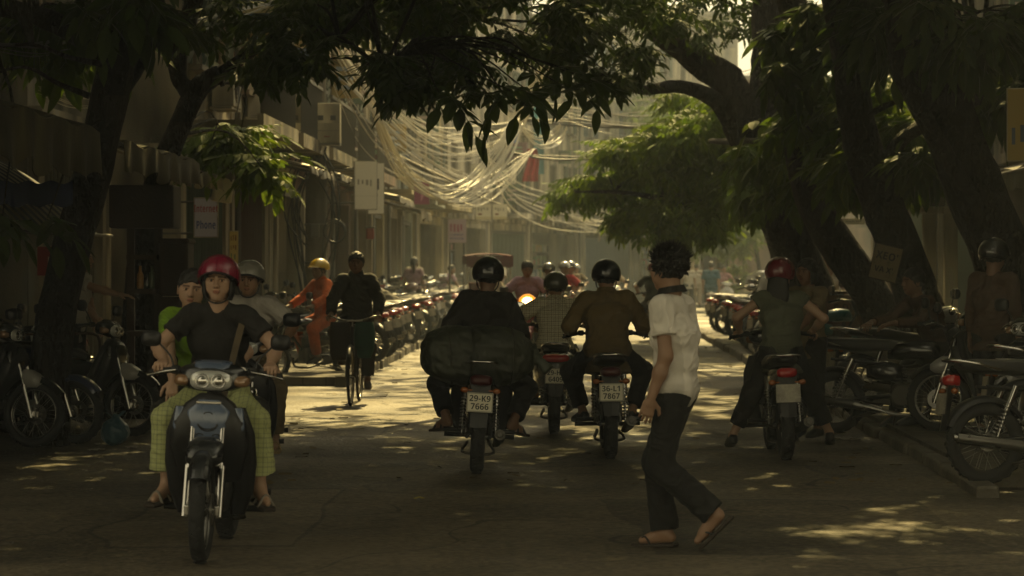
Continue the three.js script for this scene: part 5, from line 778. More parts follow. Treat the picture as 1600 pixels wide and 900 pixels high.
// cyclo with its driver
{
  const p = V(-.60, 0, -55.5), turn = .12, t = thing('cyclo', 'three wheeled cyclo with a maroon hood coming up the road', 'cyclo', p, turn), hood = cloth(.13, .022, .03), R = .33, tg = prep(torusX(R - .018, .019, 8, 36)), rg = join([torusX(R - .04, .008, 6, 36), cylX(.025, .1, 0, 0, 0), ...Array.from({ length: 20 }, (_, i) => rod([0, 0, 0], [0, Math.cos(i / 20 * 2 * PI) * (R - .04), Math.sin(i / 20 * 2 * PI) * (R - .04)], .002, .002, 4))]);
  for (const [x, z] of [[-.48, .75], [.48, .75], [0, -1.0]]) { const w = obj('wheel', tg, m.rubber, t); w.position.set(x, R, z); obj('rim', rg, m.steel, w); }
  obj('seat', [rbox(.74, .12, .5, .04, 0, .58, .62), rbox(.74, .6, .1, .04, 0, .90, .34, -.2), rbox(.08, .3, .55, .03, -.4, .74, .6), rbox(.08, .3, .55, .03, .4, .74, .6)], hood, t);
  obj('hood', [sheet((a, b) => { const x = (b - .5) * 1.02; return [x, 1.80 - .045 * Math.pow(Math.abs(x / .5), 2.5) + .02 * Math.sin(a * PI), lerp(1.05, .2, a)]; }, 14, 12, .012), sheet((a, b) => [(b - .5) * 1.0, lerp(1.76, 1.52, a) + .012 * Math.sin(b * 40), 1.055 + .01 * a], 5, 40, .008), sheet((a, b) => [-.505, lerp(1.755, 1.58, a), lerp(1.05, .2, b)], 4, 8, .008)], hood, t);
  obj('hood_frame', [rod([-.47, .6, .38], [-.47, 1.75, .25], .012), rod([.47, .6, .38], [.47, 1.75, .25], .012), rod([-.44, .6, .8], [-.47, 1.75, 1.0], .012), rod([.44, .6, .8], [.47, 1.75, 1.0], .012), tube([[-.44, 1.35, .96], [-.40, 1.5, .98], [.40, 1.5, .98], [.44, 1.35, .96]], .01)], m.chrome, t);
  obj('frame', [rod([-.48, R, .75], [.48, R, .75], .02), rod([0, R, .7], [0, .42, -.5], .025), rod([0, .42, -.5], [0, R, -1.0], .02), rod([0, .42, -.45], [0, .92, -.6], .018), rod([-.42, .45, .3], [.42, .45, .3], .018), rod([0, R, -1.0], [0, .85, -.58], .012), rbox(.6, .03, .4, .01, 0, .3, 1.1)], m.dull, t);
  obj('saddle', loft([[0, .97, -.78, .09, .03], [0, .97, -.66, .11, .035], [0, .96, -.5, .03, .02]], 'z', 14), m.vinyl, t);
  obj('push_bar', tube([[-.42, .98, .12], [-.3, 1.04, .0], [.3, 1.04, .0], [.42, .98, .12]], .014), m.chrome, t);
  person('grey haired cyclo driver in white shirt behind the maroon hood', p, turn, { ...FAR, h: 1.62, hair: 'short', skin: 'brown', pelvis: [.18, 1.06, -.62], lean: .35, bend: .2, side: -.32, hands: [[.36, 1.05, .0], [-.2, 1.05, .0]], feet: [[.14, .42, -.42], [-.12, .55, -.35]], top: { mat: C.white, sleeve: .8, loose: .025 }, bottom: { mat: C.darkCloth }, shoes: 'sandal', nod: .2 });
  person('passenger in beige shirt sitting under the maroon cyclo hood', p, turn, { ...FAR, h: 1.56, hair: 'short', skin: 'tan', pelvis: [.12, .74, .55], lean: -.12, hands: [[.28, .82, .78], [-.12, .82, .78]], palm: [[0, -1, 0], [0, -1, 0]], feet: [[.2, .40, 1.05], [-.1, .40, 1.05]], knee: [[.1, 1, .4], [-.1, 1, .4]], top: { mat: C.beige, sleeve: .8, loose: .025 }, bottom: { mat: C.khaki }, shoes: 'sandal' });
}
// people on foot far up the road
const WALK = (q) => ({ h: 1.66, res: .016, pelvis: [0, .885, 0], lean: .03, hands: [[.26, .80, .12], [-.26, .80, -.06]], elbow: [[.3, 0, -1], [-.3, 0, -1]], grip: ['relax', 'relax'], palm: [[-1, 0, 0], [1, 0, 0]], feet: [[.09, .085, .2], [-.09, .12, -.22]], toes: [[.1, -.05, 1], [-.1, -.35, 1]], hair: 'short', skin: 'tan', shoes: 'shoe', bottom: { mat: C.darkCloth, loose: .022 }, ...q });
person('man in blue shirt and dark trousers walking away up the sunlit road', V(6.22, 0, -80), PI - .05, WALK({ h: 1.72, wide: 1.1, top: { mat: C.blueShirt, sleeve: .75, loose: .03 } }));
person('woman in sleeveless cream top and beige trousers walking away left of the man in blue', V(6.85, 0, -95), PI, WALK({ h: 1.64, top: { mat: C.cream, sleeve: .2, loose: .014 }, bottom: { mat: C.beige, loose: .03 } }));
person('person in white shirt half hidden by the walking man with spiky hair', V(6.35, 0, -92), PI + .3, WALK({ top: { mat: C.white, sleeve: .8 } }));
person('person in dark shirt just right of the man in blue', V(7.15, 0, -88), PI + .1, WALK({ top: { mat: C.brownShirt, sleeve: .8 } }));
{ const q = V(7.0, 0, -84.5); bike('motorbike', 'small motorbike with pale leg shield standing right of the man in blue', q, .15, 0, { body: paints.silver, shield: paints.white }); person('rider in pink top on the small motorbike right of the man in blue', q, .15, { ...FAR, hair: 'short', top: { mat: C.pink }, bottom: { mat: C.khaki }, shoes: 'sandal' }); }
person('far person in pale blue shirt beyond the parked car', V(9.6, 0, -112), PI, WALK({ res: .02, top: { mat: cloth(.3, .33, .42), sleeve: .8 } }));
person('far person in dark shirt beside the pale blue one beyond the car', V(10.4, 0, -114), 0, WALK({ res: .02, top: { mat: C.darkCloth, sleeve: .8 } }));
person('woman with ponytail and lilac blouse standing among the parked motorbikes', V(-2.30, .11, -60), PI + .1, WALK({ h: 1.58, head: 'woman', hair: 'pony', feet: [[.09, .085, 0], [-.09, .085, 0]], top: { mat: C.lilac, sleeve: .5, loose: .016 } }));
person('person in pale coat standing beyond the woman with a ponytail', V(-2.45, .11, -64), .4, WALK({ h: 1.66, head: 'woman', hair: 'bob', feet: [[.09, .085, 0], [-.09, .085, 0]], top: { mat: C.cream, sleeve: 1.8, loose: .03 } }));
person('person in mauve shirt bending over a parked motorbike', V(-1.95, .11, -72), 1.0, WALK({ lean: .7, bend: .2, pelvis: [0, .85, -.1], hands: [[.2, .75, .5], [-.2, .75, .5]], feet: [[.1, .085, 0], [-.1, .085, 0]], top: { mat: C.maroon || C.lilac, sleeve: .7 } }));
// right side: woman astride her motorbike, a woman facing her, men behind
{
  const p = V(2.18, 0, -20.95), roll = -.03;
  bike('motorbike', 'dark motorbike with plain pale plate held upright by the woman with long hair', p, PI, roll, { kind: 'underbone', mirrors: false });
  person('woman with long black hair, dark red helmet and grey green top standing astride her motorbike', p, PI, { h: 1.58, res: .011, skin: 'fair', head: 'woman', hair: 'long', pelvis: [-.02, .86, -.06], lean: .12, bend: .14, hands: [[.30, 1.0, .2], [-.292, 1.0, .18]], handDir: RIDER.handDir, palm: RIDER.palm, feet: [[.40, .085, .05], [-.47, .085, .1]], knee: [[.35, .1, 1], [-.35, .1, 1]], helmet: { mat: H.darkRed, ears: 1, badge: 0 }, top: { mat: C.greyGreen, sleeve: .25, loose: .018, hem: .2 }, bottom: { mat: C.blackJeans, loose: .026, len: 1.75 }, shoes: 'shoe', look: -.35, elbow: [[1, -.3, -.6], [-1, -.3, -.6]] });
}
person('woman in dim beige blouse facing the woman on the motorbike', V(2.62, .0, -22.6), -.75, WALK({ res: .011, h: 1.56, head: 'woman', hair: 'bob', skin: 'brown', feet: [[.1, .085, 0], [-.1, .085, 0]], hands: [[.14, .98, .36], [-.3, .80, .08]], top: { mat: C.khaki, sleeve: .6 } }));
person('man in white shirt behind the row of parked motorbikes on the right', V(4.62, .11, -45.5), .25, WALK({ h: 1.6, pelvis: [0, .74, 0], skin: 'brown', feet: [[.15, .085, .2], [-.15, .085, .2]], hands: [[.2, .8, .3], [-.3, .62, .1]], top: { mat: C.white, sleeve: .8, loose: .024 } }));
person('man in pale undershirt between the leaning trunks', V(5.02, .11, -40.5), -.2, WALK({ h: 1.62, skin: 'brown', feet: [[.1, .085, 0], [-.1, .085, 0]], hands: [[.3, .86, .28], [-.2, .86, .3]], top: { mat: C.cream, sleeve: .06, neck: 'tank', loose: .01 } }));
person('man in dim brown shirt leaning on the parked motorbikes under the scrap sign', V(3.75, .11, -23.2), -1.2, WALK({ res: .012, h: 1.62, skin: 'brown', pelvis: [0, .72, -.12], lean: .35, bend: .25, hands: [[.2, .92, .46], [-.12, .92, .5]], handDir: [[-.7, -.2, .7], [.7, -.2, .7]], palm: [[0, -1, 0], [0, -1, 0]], feet: [[.16, .085, .22], [-.16, .085, .22]], top: { mat: C.brownShirt, sleeve: 1.8 } }));
person('person in white shirt reaching out from behind the leaning trunk on the left', V(-4.12, .11, -24), 1.35, WALK({ res: .013, h: 1.6, lean: .15, skin: 'fair', feet: [[.1, .085, 0], [-.1, .085, 0]], hands: [[.2, .9, .2], [-.18, 1.16, .56]], grip: ['relax', 'flat'], handDir: [[0, -1, .2], [0, -.1, 1]], palm: [[-1, 0, 0], [0, -1, 0]], top: { mat: C.white, sleeve: .7 } }));
person('shadowy person in dark red shirt inside the dim shop on the left', V(-4.75, .11, -27.5), .3, WALK({ res: .014, h: 1.55, head: 'woman', hair: 'bob', skin: 'tan', feet: [[.1, .085, 0], [-.1, .085, 0]], top: { mat: cloth(.11, .02, .025), sleeve: .7 } }));
// ---------- parked motorbikes ----------
{
  const proto = bike('parked_motorbike', 'grey parked motorbike, first of the row on the left kerb past the orange worker', st(-3.5, 38.6, .112), -2.2, 0, { body: paints.silver, parked: true, accent: paints.silver });
  const proto2 = bike('parked_motorbike', 'parked black motorbike with long seat, second of the row on the left kerb', st(-3.45, 40.6, .112), -2.3, 0, { kind: 'motorcycle', body: m.blackGloss, parked: true, mirrors: true });
  for (const p of [proto, proto2]) { p.rotation.z = -.1; p.userData.group = 'motorbikes parked in rows along the kerbs'; }
  const cols = ['black', 'maroon', 'black', 'navy', 'teal', 'black', 'green', 'slate'];
  const pm = { black: m.blackGloss, ...paints };
  const recolour = (o, c) => o.traverse((q) => { if (q.isMesh && ['side_panel', 'cowl', 'front_fender', 'fuel_tank', 'front_panel', 'front_wing', 'cowl_top'].includes(q.name)) q.material = pm[c]; });
  const put = (k, lb, pos, turn, c, lean = -.1) => { const o = copyOf(k ? proto2 : proto, lb, pos, turn, 'motorbikes parked in rows along the kerbs'); o.rotation.z = lean; recolour(o, c); return o; };
  const R = rng(404), ord = ['third', 'fourth', 'fifth', 'sixth', 'seventh', 'eighth', 'ninth', 'tenth', 'eleventh', 'twelfth', 'thirteenth', 'fourteenth', 'fifteenth', 'sixteenth', 'seventeenth', 'eighteenth', 'nineteenth', 'twentieth'];
  let D = 42.6;
  for (let i = 0; i < 18; i++) { const c = cols[(i * 5 + 1) % 8]; put(i % 3 === 1 ? 1 : 0, c + ' parked motorbike, ' + ord[i] + ' of the row along the left kerb', st(-3.6 + (R() - .5) * .55, D, .112), -2.25 + (R() - .5) * .8, c, -.1 + (R() - .5) * .08); D += 1.3 + R() * 1.6; }
  D = 39.5;
  for (let i = 0; i < 9; i++) { const c = cols[(i * 3 + 2) % 8]; put(i % 2, c + ' parked motorbike, ' + ['first', 'second', ...ord][i] + ' in the back row nearer the left house fronts', st(-4.35, D, .112), -.9 + (R() - .5) * .3, c, .09); D += 3.2 + R() * 1.2; }
  D = 35.5;
  for (let i = 0; i < 11; i++) { const c = cols[(i * 3 + 4) % 8]; put(i % 3 === 0 ? 1 : 0, c + ' parked motorbike, ' + ['first', 'second', ...ord][i] + ' of the row on the right kerb from the near end', st(3.62 + (R() - .5) * .2, D, .112), 2.05 + (R() - .5) * .25, c); D += 1.6 + R() * .7; }
  // the near left group, fronts to the road
  [[205, 22.9, 'black', 1.25, 0], [120, 22.0, 'navy', 1.15, 1], [52, 21.5, 'black', 1.3, 0], [150, 24.8, 'maroon', 1.2, 0], [60, 24.2, 'silver', 1.35, 1], [-30, 23.0, 'black', 1.2, 0]].forEach(([px, DD, c, tn, k], i) => {
    const f = at(px, 600, DD), d = V(Math.sin(tn), 0, Math.cos(tn)), p = V(f.x, .02, -DD).addScaledVector(d, -.62);
    put(k, ['black motorbike behind the railing nearest the blue bag', 'navy motorbike with long seat second behind the pavement railing', 'black motorbike in the middle of the group behind the railing', 'maroon motorbike beside the trunk by the olive awning', 'silver motorbike behind the leaning trunk at the left edge', 'black motorbike cut by the left edge of the view'][i], p, tn, c, i % 2 ? .08 : -.09);
  });
  // the near right group
  put(1, 'black motorbike with chrome shock seen from its side under the scrap sign', V(3.45, .05, -22.7), 1.25, 'black', -.08);
  put(0, 'silver grey motorbike behind the black one under the thick leaning trunk', V(3.9, .112, -24.6), 1.9, 'silver', -.06);
  put(0, 'black motorbike with wheel turned out, left of the nearest one at the right edge', V(4.25, .112, -21.9), -2.0, 'black', .08);
  put(1, 'nearest dark motorbike cut by the right edge with chrome exhaust', V(3.82, .06, -17.55), 1.75, 'maroon', -.06);
  put(0, 'dark motorbike with bright headlamp glint behind the nearest one at the right edge', V(4.35, .112, -20.2), -.9, 'black', .06);
  put(0, 'silver motorbike standing behind the nearest one at the right edge', V(4.4, .112, -18.9), 1.6, 'silver', -.06);
  // a tarpaulin over one of them
  const tp = thing('tarpaulin', 'grey brown tarpaulin draped over a parked motorbike on the left kerb', 'tarpaulin', st(-3.75, 45.2, .11), -2.25);
  obj('cover', surface((x, y, z) => blend([ell(0, .55, -.2, .33, .5, .75), ell(0, .62, .35, .36, .55, .45), ell(0, .25, 0, .40, .5, .95)], .2)(x, y, z) + (y < .04 ? .04 - y : 0) - .03 * noise(x * 6, y * 2, z * 6) - .02 * noise(x * 16, y * 4, z * 16), [-.6, 0, -1.2], [.6, 1.35, 1.2], .025), mat(.15, .135, .105, .85, 0, { map: grime, bumpMap: weave, bumpScale: .003 }), tp);
}
person('person in dark clothes and black helmet standing by the bikes at the right edge', V(4.0, .11, -21.3), PI - .6, WALK({ res: .012, h: 1.62, skin: 'brown', feet: [[.1, .085, 0], [-.1, .085, 0]], helmet: { mat: H.glossBlack, ears: 1 }, top: { mat: C.brownShirt, sleeve: 1.8 }, bottom: { mat: C.blackJeans } }));
// ---------- boards, boxes, lamps ----------
function board(name, lb, cat, px, py, D, w, h, t, turn, draw, back, roll = 0) { // a printed board at that place
  const g = thing(name, lb, cat, at(px, py, D), turn); g.rotation.z = roll;
  obj('panel', rbox(w, h, t, .006), back || m.pale, g);
  if (draw) { const f = obj('print', new THREE.PlaneGeometry(w - .02, h - .02), mat(1, 1, 1, .6, 0, { map: label(256, Math.round(256 * h / w), draw) }), g, true); f.position.z = t / 2 + .002; }
  return g;
}
const txt = (g, s, x, y, size, c, font = 'bold', max) => { g.fillStyle = c; g.font = font + ' ' + size + 'px sans-serif'; g.textAlign = 'center'; g.textBaseline = 'middle'; g.fillText(s, x, y, max); };
const fillBg = (g, w, h, c) => { g.fillStyle = c; g.fillRect(0, 0, w, h); };
const scribble = (g, w, y, h, c, n, seed) => { const R = rng(seed); g.fillStyle = c; for (let i = 0; i < n; i++) g.fillRect(w * (.12 + .76 * i / n), y + R() * h * .2, w * .5 / n * (.6 + R() * .5), h * (.6 + .4 * R())); };
{
  const s = board('shop_sign', 'upright white sign reading Internet Phone on the left', 'sign', 322, 340, 32.4, .31, .51, .05, .02, (g, w, h) => { fillBg(g, w, h, '#a9a6bb'); g.strokeStyle = '#7d7890'; g.lineWidth = 5; g.strokeRect(4, 4, w - 8, h - 8); g.save(); g.scale(.62, 1); txt(g, 'Internet', w / 2 / .62, h * .27, 108, '#8a2430'); txt(g, 'Phone', w / 2 / .62, h * .69, 118, '#26387e'); g.restore(); });
  obj('bracket', [rod([-.155, .2, -.02], [-.9, .2, -.02], .014), rod([-.155, -.2, -.02], [-.9, -.2, -.02], .014)], m.dull, s);
  board('sign_board', 'tall narrow yellowish board on the wall right of the phone sign', 'sign', 365, 388, 33.6, .13, .46, .03, .3, (g, w, h) => { fillBg(g, w, h, '#b09a56'); scribble(g, w, h * .1, h * .2, '#6a4a20', 3, 4); scribble(g, w, h * .4, h * .15, '#7a5a28', 3, 6); scribble(g, w, h * .65, h * .2, '#5a6a40', 2, 7); });
  const bx = board('box_sign', 'white box sign with grey lettering hung beyond the utility pole', 'sign', 571, 290, 44.5, .40, .84, .22, .12, (g, w, h) => { fillBg(g, w, h, '#d8d2bf'); scribble(g, w, h * .36, h * .14, '#8d8774', 4, 12); g.fillStyle = '#b8b19c'; g.fillRect(0, h * .72, w, 4); });
  obj('bracket', [rod([-.2, .3, 0], [-1.0, .3, 0], .016), rod([-.2, -.3, 0], [-1.0, -.3, 0], .016)], m.dull, bx);
  board('box_sign', 'second white box sign with a black mark just behind the first', 'sign', 587, 295, 46.2, .30, .92, .2, .12, (g, w, h) => { fillBg(g, w, h, '#dcd8ca'); g.fillStyle = '#1b1b1b'; g.fillRect(w * .35, h * .3, w * .34, h * .22); g.fillStyle = '#555'; g.fillRect(w * .4, h * .6, w * .2, h * .06); });
  board('banner', 'deep pink hanging banner left of the sagging cables', 'banner', 659, 302, 58, .36, .52, .02, .1, (g, w, h) => { fillBg(g, w, h, '#8e3a62'); g.fillStyle = '#c88aa6'; g.beginPath(); g.moveTo(w * .4, h * .15); g.lineTo(w * .7, h * .5); g.lineTo(w * .45, h * .9); g.fill(); });
  board('small_sign', 'small white sign beside the deep pink banner', 'sign', 692, 315, 60, .25, .17, .04, .1, (g, w, h) => { fillBg(g, w, h, '#b9b29c'); scribble(g, w, h * .3, h * .4, '#6d6857', 5, 3); });
  const li = board('standing_sign', 'lilac sign with pink and blue lettering standing on two legs', 'sign', 714, 361, 61.5, .46, .58, .05, .1, (g, w, h) => { fillBg(g, w, h, '#a898a4'); scribble(g, w, h * .18, h * .22, '#8a3558', 4, 21); scribble(g, w, h * .36, h * .18, '#8a3558', 4, 22); scribble(g, w, h * .62, h * .08, '#3a4a80', 8, 23); scribble(g, w, h * .78, h * .08, '#3a4a80', 6, 24); });
  obj('leg', [rod([-.17, -.29, 0], [-.17, -1.95, 0], .025)], m.dull, li); obj('leg', [rod([.17, -.29, 0], [.17, -1.95, 0], .025)], m.dull, li);
  for (const [px, py, D, w, h, k] of [[755, 331, 67, .42, .42, 'left'], [781, 331, 68.2, .40, .42, 'right']]) board('shop_sign', 'small white shop sign, ' + k + ' of the pair above the cyclo hood', 'sign', px, py, D, w, h, .12, .1, (g, W, hh) => { fillBg(g, W, hh, '#cdc8b2'); scribble(g, W, hh * .2, hh * .25, '#8f8b7a', 4, px); g.fillStyle = '#77502f'; g.fillRect(W * .15, hh * .6, W * .25, hh * .12); g.fillStyle = '#b9b08a'; g.fillRect(0, hh * .82, W, hh * .18); });
  board('shop_sign', 'pale square sign behind the lowest sag of the cable bundle', 'sign', 746, 267, 64, .36, .36, .1, .1, (g, w, h) => { fillBg(g, w, h, '#bdb9a8'); scribble(g, w, h * .3, h * .3, '#8a8675', 4, 77); });
  board('wall_panel', 'turquoise upright panel high on the far tall house', 'panel', 842, 215, 84, .34, 2.4, .05, .1, null, mat(.05, .30, .38, .6, 0, { map: streak }));
  board('wall_panel', 'small blue sign left of the turquoise panel', 'sign', 806, 216, 80, .2, .3, .05, .1, null, mat(.06, .12, .32, .6));
  const rb = thing('banner', 'bright red cloth hanging from a balcony below the turquoise panel', 'banner', at(831, 258, 82), .1); obj('cloth', sheet((u, v) => [(v - .5) * (.30 + .2 * u) + .05 * Math.sin(u * 5), (.5 - u) * 1.05, .05 * Math.sin(v * 14)], 10, 14, .01), cloth(.5, .02, .03), rb);
  board('sign_board', 'dim blue sign under the leaves between the leaning trunks', 'sign', 1303, 312, 46, .24, .30, .05, -.1, (g, w, h) => { fillBg(g, w, h, '#2b3a5c'); }, mat(.03, .05, .12, .6));
  board('sign_board', 'small red and white sign under the leaves between the leaning trunks', 'sign', 1321, 312, 45, .14, .30, .05, -.15, (g, w, h) => { fillBg(g, w, h, '#b03a22'); g.fillStyle = '#d8c8b8'; g.beginPath(); g.arc(w * .5, h * .4, w * .28, 0, 7); g.fill(); });
  board('shop_sign', 'pale narrow sign over the green door behind the leaning trunks', 'sign', 1334, 346, 47, .40, .11, .05, -.1, (g, w, h) => { fillBg(g, w, h, '#8e8a70'); scribble(g, w, h * .3, h * .4, '#5c5948', 8, 5); });
  board('scrap_sign', 'hand lettered brown board tilted on the leaning trunk', 'sign', 1384, 411, 28.4, .32, .40, .02, -.12, (g, w, h) => { fillBg(g, w, h, '#7d7058'); const R = rng(8); for (let i = 0; i < 60; i++) { g.fillStyle = 'rgba(60,50,35,.12)'; g.fillRect(R() * w, R() * h, 30 * R(), 60 * R()); } g.save(); txt(g, "XEO'", w * .5, h * .3, 96, '#1c1712', 'bold', w * .9); txt(g, "VA X'", w * .48, h * .7, 74, '#1c1712', 'bold', w * .8); g.restore(); }, m.wood, -.23);
  board('porch_board', 'dim slanted name board over the two pale pillars on the right', 'sign', 1434, 300, 37, .78, .40, .06, -.1, (g, w, h) => { fillBg(g, w, h, '#4a4030'); scribble(g, w, h * .2, h * .2, '#6d604a', 6, 31); scribble(g, w, h * .6, h * .18, '#6d604a', 7, 33); }, m.wood, -.03);
  for (const [px, k] of [[1452, 'left'], [1485, 'right']]) { const p = thing('pillar', 'pale square pillar, ' + k + ' of the two behind the scrap sign', 'pillar', V((px - 800) / F * 37.5, .1, -37.5), YAW); obj('shaft', rbox(.19, 2.1, .19, .012, 0, 1.16, 0), m.pale, p); obj('base', rbox(.26, .14, .26, .015, 0, .07, 0), m.pale, p); obj('capital', rbox(.25, .10, .25, .015, 0, 2.26, 0), m.pale, p); }
  const pr = thing('porch_roof', 'dark tiled porch roof above the two pale pillars', 'roof', V(6.35, 2.62, -37.2), YAW); obj('slope', box(1.9, .09, 3.0, .2, .1, 0, 0, 0, .3), m.wood, pr); obj('fascia', rod([-.74, -.17, -1.5], [-.74, -.17, 1.5], .05), m.concrete, pr);
  board('poster_wall', 'yellow ochre hoarding cut by the right edge of the view', 'hoarding', 1601, 195, 21.6, .30, .62, .05, -.2, (g, w, h) => { fillBg(g, w, h, '#8a7436'); scribble(g, w, h * .5, h * .3, '#3c4658', 3, 3); });
  const pr2 = thing('roller_awning', 'dark round fronted canopy with a lit rim behind the slim tree', 'canopy', at(1345, 108, 38), -.2); obj('shell', sheet((u, v) => [Math.cos(u * PI) * .27, Math.sin(u * PI) * .32, (v - .5) * .8], 18, 4, .012), m.rust, pr2); obj('front', prism(Array.from({ length: 15 }, (_, i) => [Math.cos(i / 14 * PI) * .255, Math.sin(i / 14 * PI) * .30]), .02, .002), mat(.16, .07, .03, .8), pr2);
  const tb = thing('stall_table', 'small street stall box with a lit top behind the facing woman', 'stall', V(4.85, .11, -37.5), YAW - .1); obj('table_top', rbox(.62, .04, .5, .01, 0, 1.05, 0), m.wood, tb); obj('front', rbox(.56, .78, .03, .01, 0, .62, .2), mat(.12, .08, .055, .8, 0, { map: streak }), tb); for (const x of [-.27, .27]) for (const z of [-.2, .18]) obj('leg', box(.05, 1.03, .05, x, .515, z), m.wood, tb);
  const tf = obj('print', new THREE.PlaneGeometry(.46, .24), mat(1, 1, 1, .8, 0, { map: label(256, 128, (g, w, h) => { fillBg(g, w, h, '#594534'); txt(g, 'E DI', w / 2, h / 2, 84, '#2c211a'); }) }), tb, true); tf.position.set(0, .82, .2185);
  const st1 = thing('stool', 'low wooden stool under the man in brown', 'stool', V(3.85, .112, -23.25), .3); obj('seat', rbox(.34, .04, .34, .01, 0, .52, 0), m.wood, st1); for (const x of [-.13, .13]) for (const z of [-.13, .13]) obj('leg', rod([x * 1.2, 0, z * 1.2], [x, .51, z], .018), m.wood, st1);
  // goods at the shop door beyond the white box signs
  const bar = thing('barrel', 'white drum with blue and yellow bands beyond the utility pole', 'barrel', st(-4.15, 49.5, .112), 0); obj('drum', [mv(new THREE.CylinderGeometry(.24, .24, .95, 24), 0, .5, 0), torusY(.24, .018, .9), torusY(.24, .018, .1)], mat(.4, .4, .36, .5), bar); obj('band', mv(new THREE.CylinderGeometry(.243, .243, .14, 24), 0, .74, 0), mat(.06, .10, .2, .5), bar); obj('band', mv(new THREE.CylinderGeometry(.243, .243, .08, 24), 0, .58, 0), mat(.42, .3, .05, .5), bar);
  const lt = thing('lantern', 'red box lantern hanging by the shop door beyond the box signs', 'lantern', at(578, 365, 49.5), .2); obj('case', rbox(.15, .22, .15, .03), cloth(.32, .035, .02), lt); obj('cap', [rbox(.17, .03, .17, .01, 0, .12, 0), rod([0, .13, 0], [0, .6, 0], .005)], m.dull, lt);
  for (let i = 0; i < 4; i++) { const c = thing('crate', ['lowest', 'second', 'third', 'topmost'][i] + ' red crate of the stack beside the white drum', 'crate', st(-4.1 + (i % 2) * .03, 51.2, .11 + i * .27), .1 * i); obj('crate_body', [rbox(.42, .25, .36, .02, 0, .127, 0), box(.44, .03, .38, 0, .235, 0)], mat(.30, .05, .05, .6), c); }
  const hl = thing('hanging_lamp', 'box lamp with a sunlit cream skirt hanging right above the phone sign', 'lamp', at(352, 272, 31.5), .25); hl.rotation.z = -.16; obj('body', rbox(.20, .5, .16, .03, 0, .1, 0), mat(.12, .11, .09, .7), hl); obj('skirt', loft([[0, -.05, 0, .11, .08, 4], [0, -.34, .02, .125, .09, 4], [0, -.35, .02, .11, .08, 4]], 'y', 24), mat(.6, .55, .42, .7), hl); obj('hanger', rod([0, .35, 0], [.05, 1.4, 0], .008), m.dull, hl);
}
function torusY(R, r, y) { return mv(new THREE.TorusGeometry(R, r, 6, 28), 0, y, 0, PI / 2); }
// ---------- awnings ----------
function awning(lb, l0, h0, l1, h1, d0, d1, mt, val = .18, sag = .06, turn) {
  const t = thing('awning', lb, 'awning', V(0, 0, 0)), P = (u, v) => { const D = lerp(d0, d1, v), p = st(lerp(l0, l1, u), D, lerp(h0, h1, u) - sag * Math.sin(u * PI) * (1 + .4 * Math.sin(v * 9)) + .02 * Math.sin(v * 23)); return [p.x, p.y, p.z]; };
  obj('sheet', sheet(P, 10, 18, .012), mt, t);
  if (val) obj('valance', sheet((u, v) => { const p = P(1, v); return [p[0] + .03 + .03 * Math.sin(v * 40) * u, p[1] - u * val * (1 + .12 * Math.sin(v * 31)), p[2]]; }, 5, 50, .008), mt, t);
  obj('rail', [rod(V(...P(1, 0)).add(V(.0, -.02, 0)), V(...P(1, 1)).add(V(0, -.02, 0)), .018), ...[.02, .5, .98].map((v) => rod(V(...P(0, v)).add(V(0, -.05, 0)), V(...P(1, v)).add(V(0, -.03, 0)), .013))], m.dull, t);
  return t;
}
const tarp = mat(.105, .092, .05, .8, 0, { map: streak, bumpMap: weave, bumpScale: .003 }), tarp2 = mat(.3, .27, .2, .8, 0, { map: streak }), tin = mat(.36, .34, .3, .5, .5, { map: streak }), canvasW = mat(.5, .47, .4, .8, 0, { map: streak });
const stripes = mat(1, 1, 1, .85, 0, { map: tex(128, (u) => (u < .5 ? [.62, .60, .52] : [.22, .27, .34]), true, 1) });
awning('long olive tarpaulin awning with deep skirt at the near left', -6.3, 3.45, -4.0, 2.67, 17.0, 21.3, tarp, .40, .05);
awning('second dark awning with a sunlit edge beyond the olive one', -6.2, 3.3, -3.95, 2.62, 22.2, 26.6, tarp, .26, .08);
awning('torn sheet of pale plastic lying over the olive awning', -6.2, 3.66, -4.7, 3.12, 18.5, 20.6, canvasW, 0, .02);
awning('pale awning edge in front of the house with grey shutter', -5.6, 3.1, -4.35, 2.62, 27.6, 31.2, tarp2, .16);
{ const t = thing('striped_awning', 'blue and white striped awning under the olive one at the left edge', 'awning', V(0, 0, 0)); const D0 = 22.6, D1 = 26.2; obj('sheet', sheet((u, v) => { const D = lerp(D0, D1, v), p = st(lerp(-6.2, -4.9, u), D, lerp(2.72, 1.86, u * u * .6 + u * .4) - .0); return [p.x, p.y, p.z]; }, 12, 14, .01), Object.assign(stripes, {}), t, true); stripes.map.repeat.set(0, 0); stripes.map = tex(256, (u, v) => (((v * 11) % 1) < .5 ? [.60, .58, .50] : [.16, .20, .27]), true, 1);
  obj('rail', rod(st(-4.75, D0, 1.85), st(-4.75, D1, 1.85), .016), m.dull, t); for (const D of [D0 + .1, D1 - .1]) obj('arm', rod(st(-6.2, D, 1.9), st(-4.77, D, 1.85), .012), m.dull, t); }
awning('tilted sheet awning catching the sun behind the lowest cables', -4.6, 4.35, -2.75, 3.45, 58.2, 61, canvasW, .0, .02);
awning('smaller tilted awning beyond the lowest cables', -4.2, 3.75, -2.55, 3.1, 70, 72.5, canvasW, .1, .03);
awning('grey tin awning over the open shop with red pillars', -4.9, 3.25, -3.6, 2.95, 51.8, 56.2, tin, .12, .01);
awning('faded awning over the shop behind the woman with a ponytail', -4.9, 3.2, -3.5, 2.8, 57.3, 61.2, tarp2, .2, .05);
awning('long bright awning past the red banner', -3.9, 4.2, -2.3, 3.5, 84, 88, canvasW, .12, .04);
awning('sagging pale awning far down the left side', -2.2, 4.2, -.9, 3.3, 95, 99, canvasW, .2, .12);
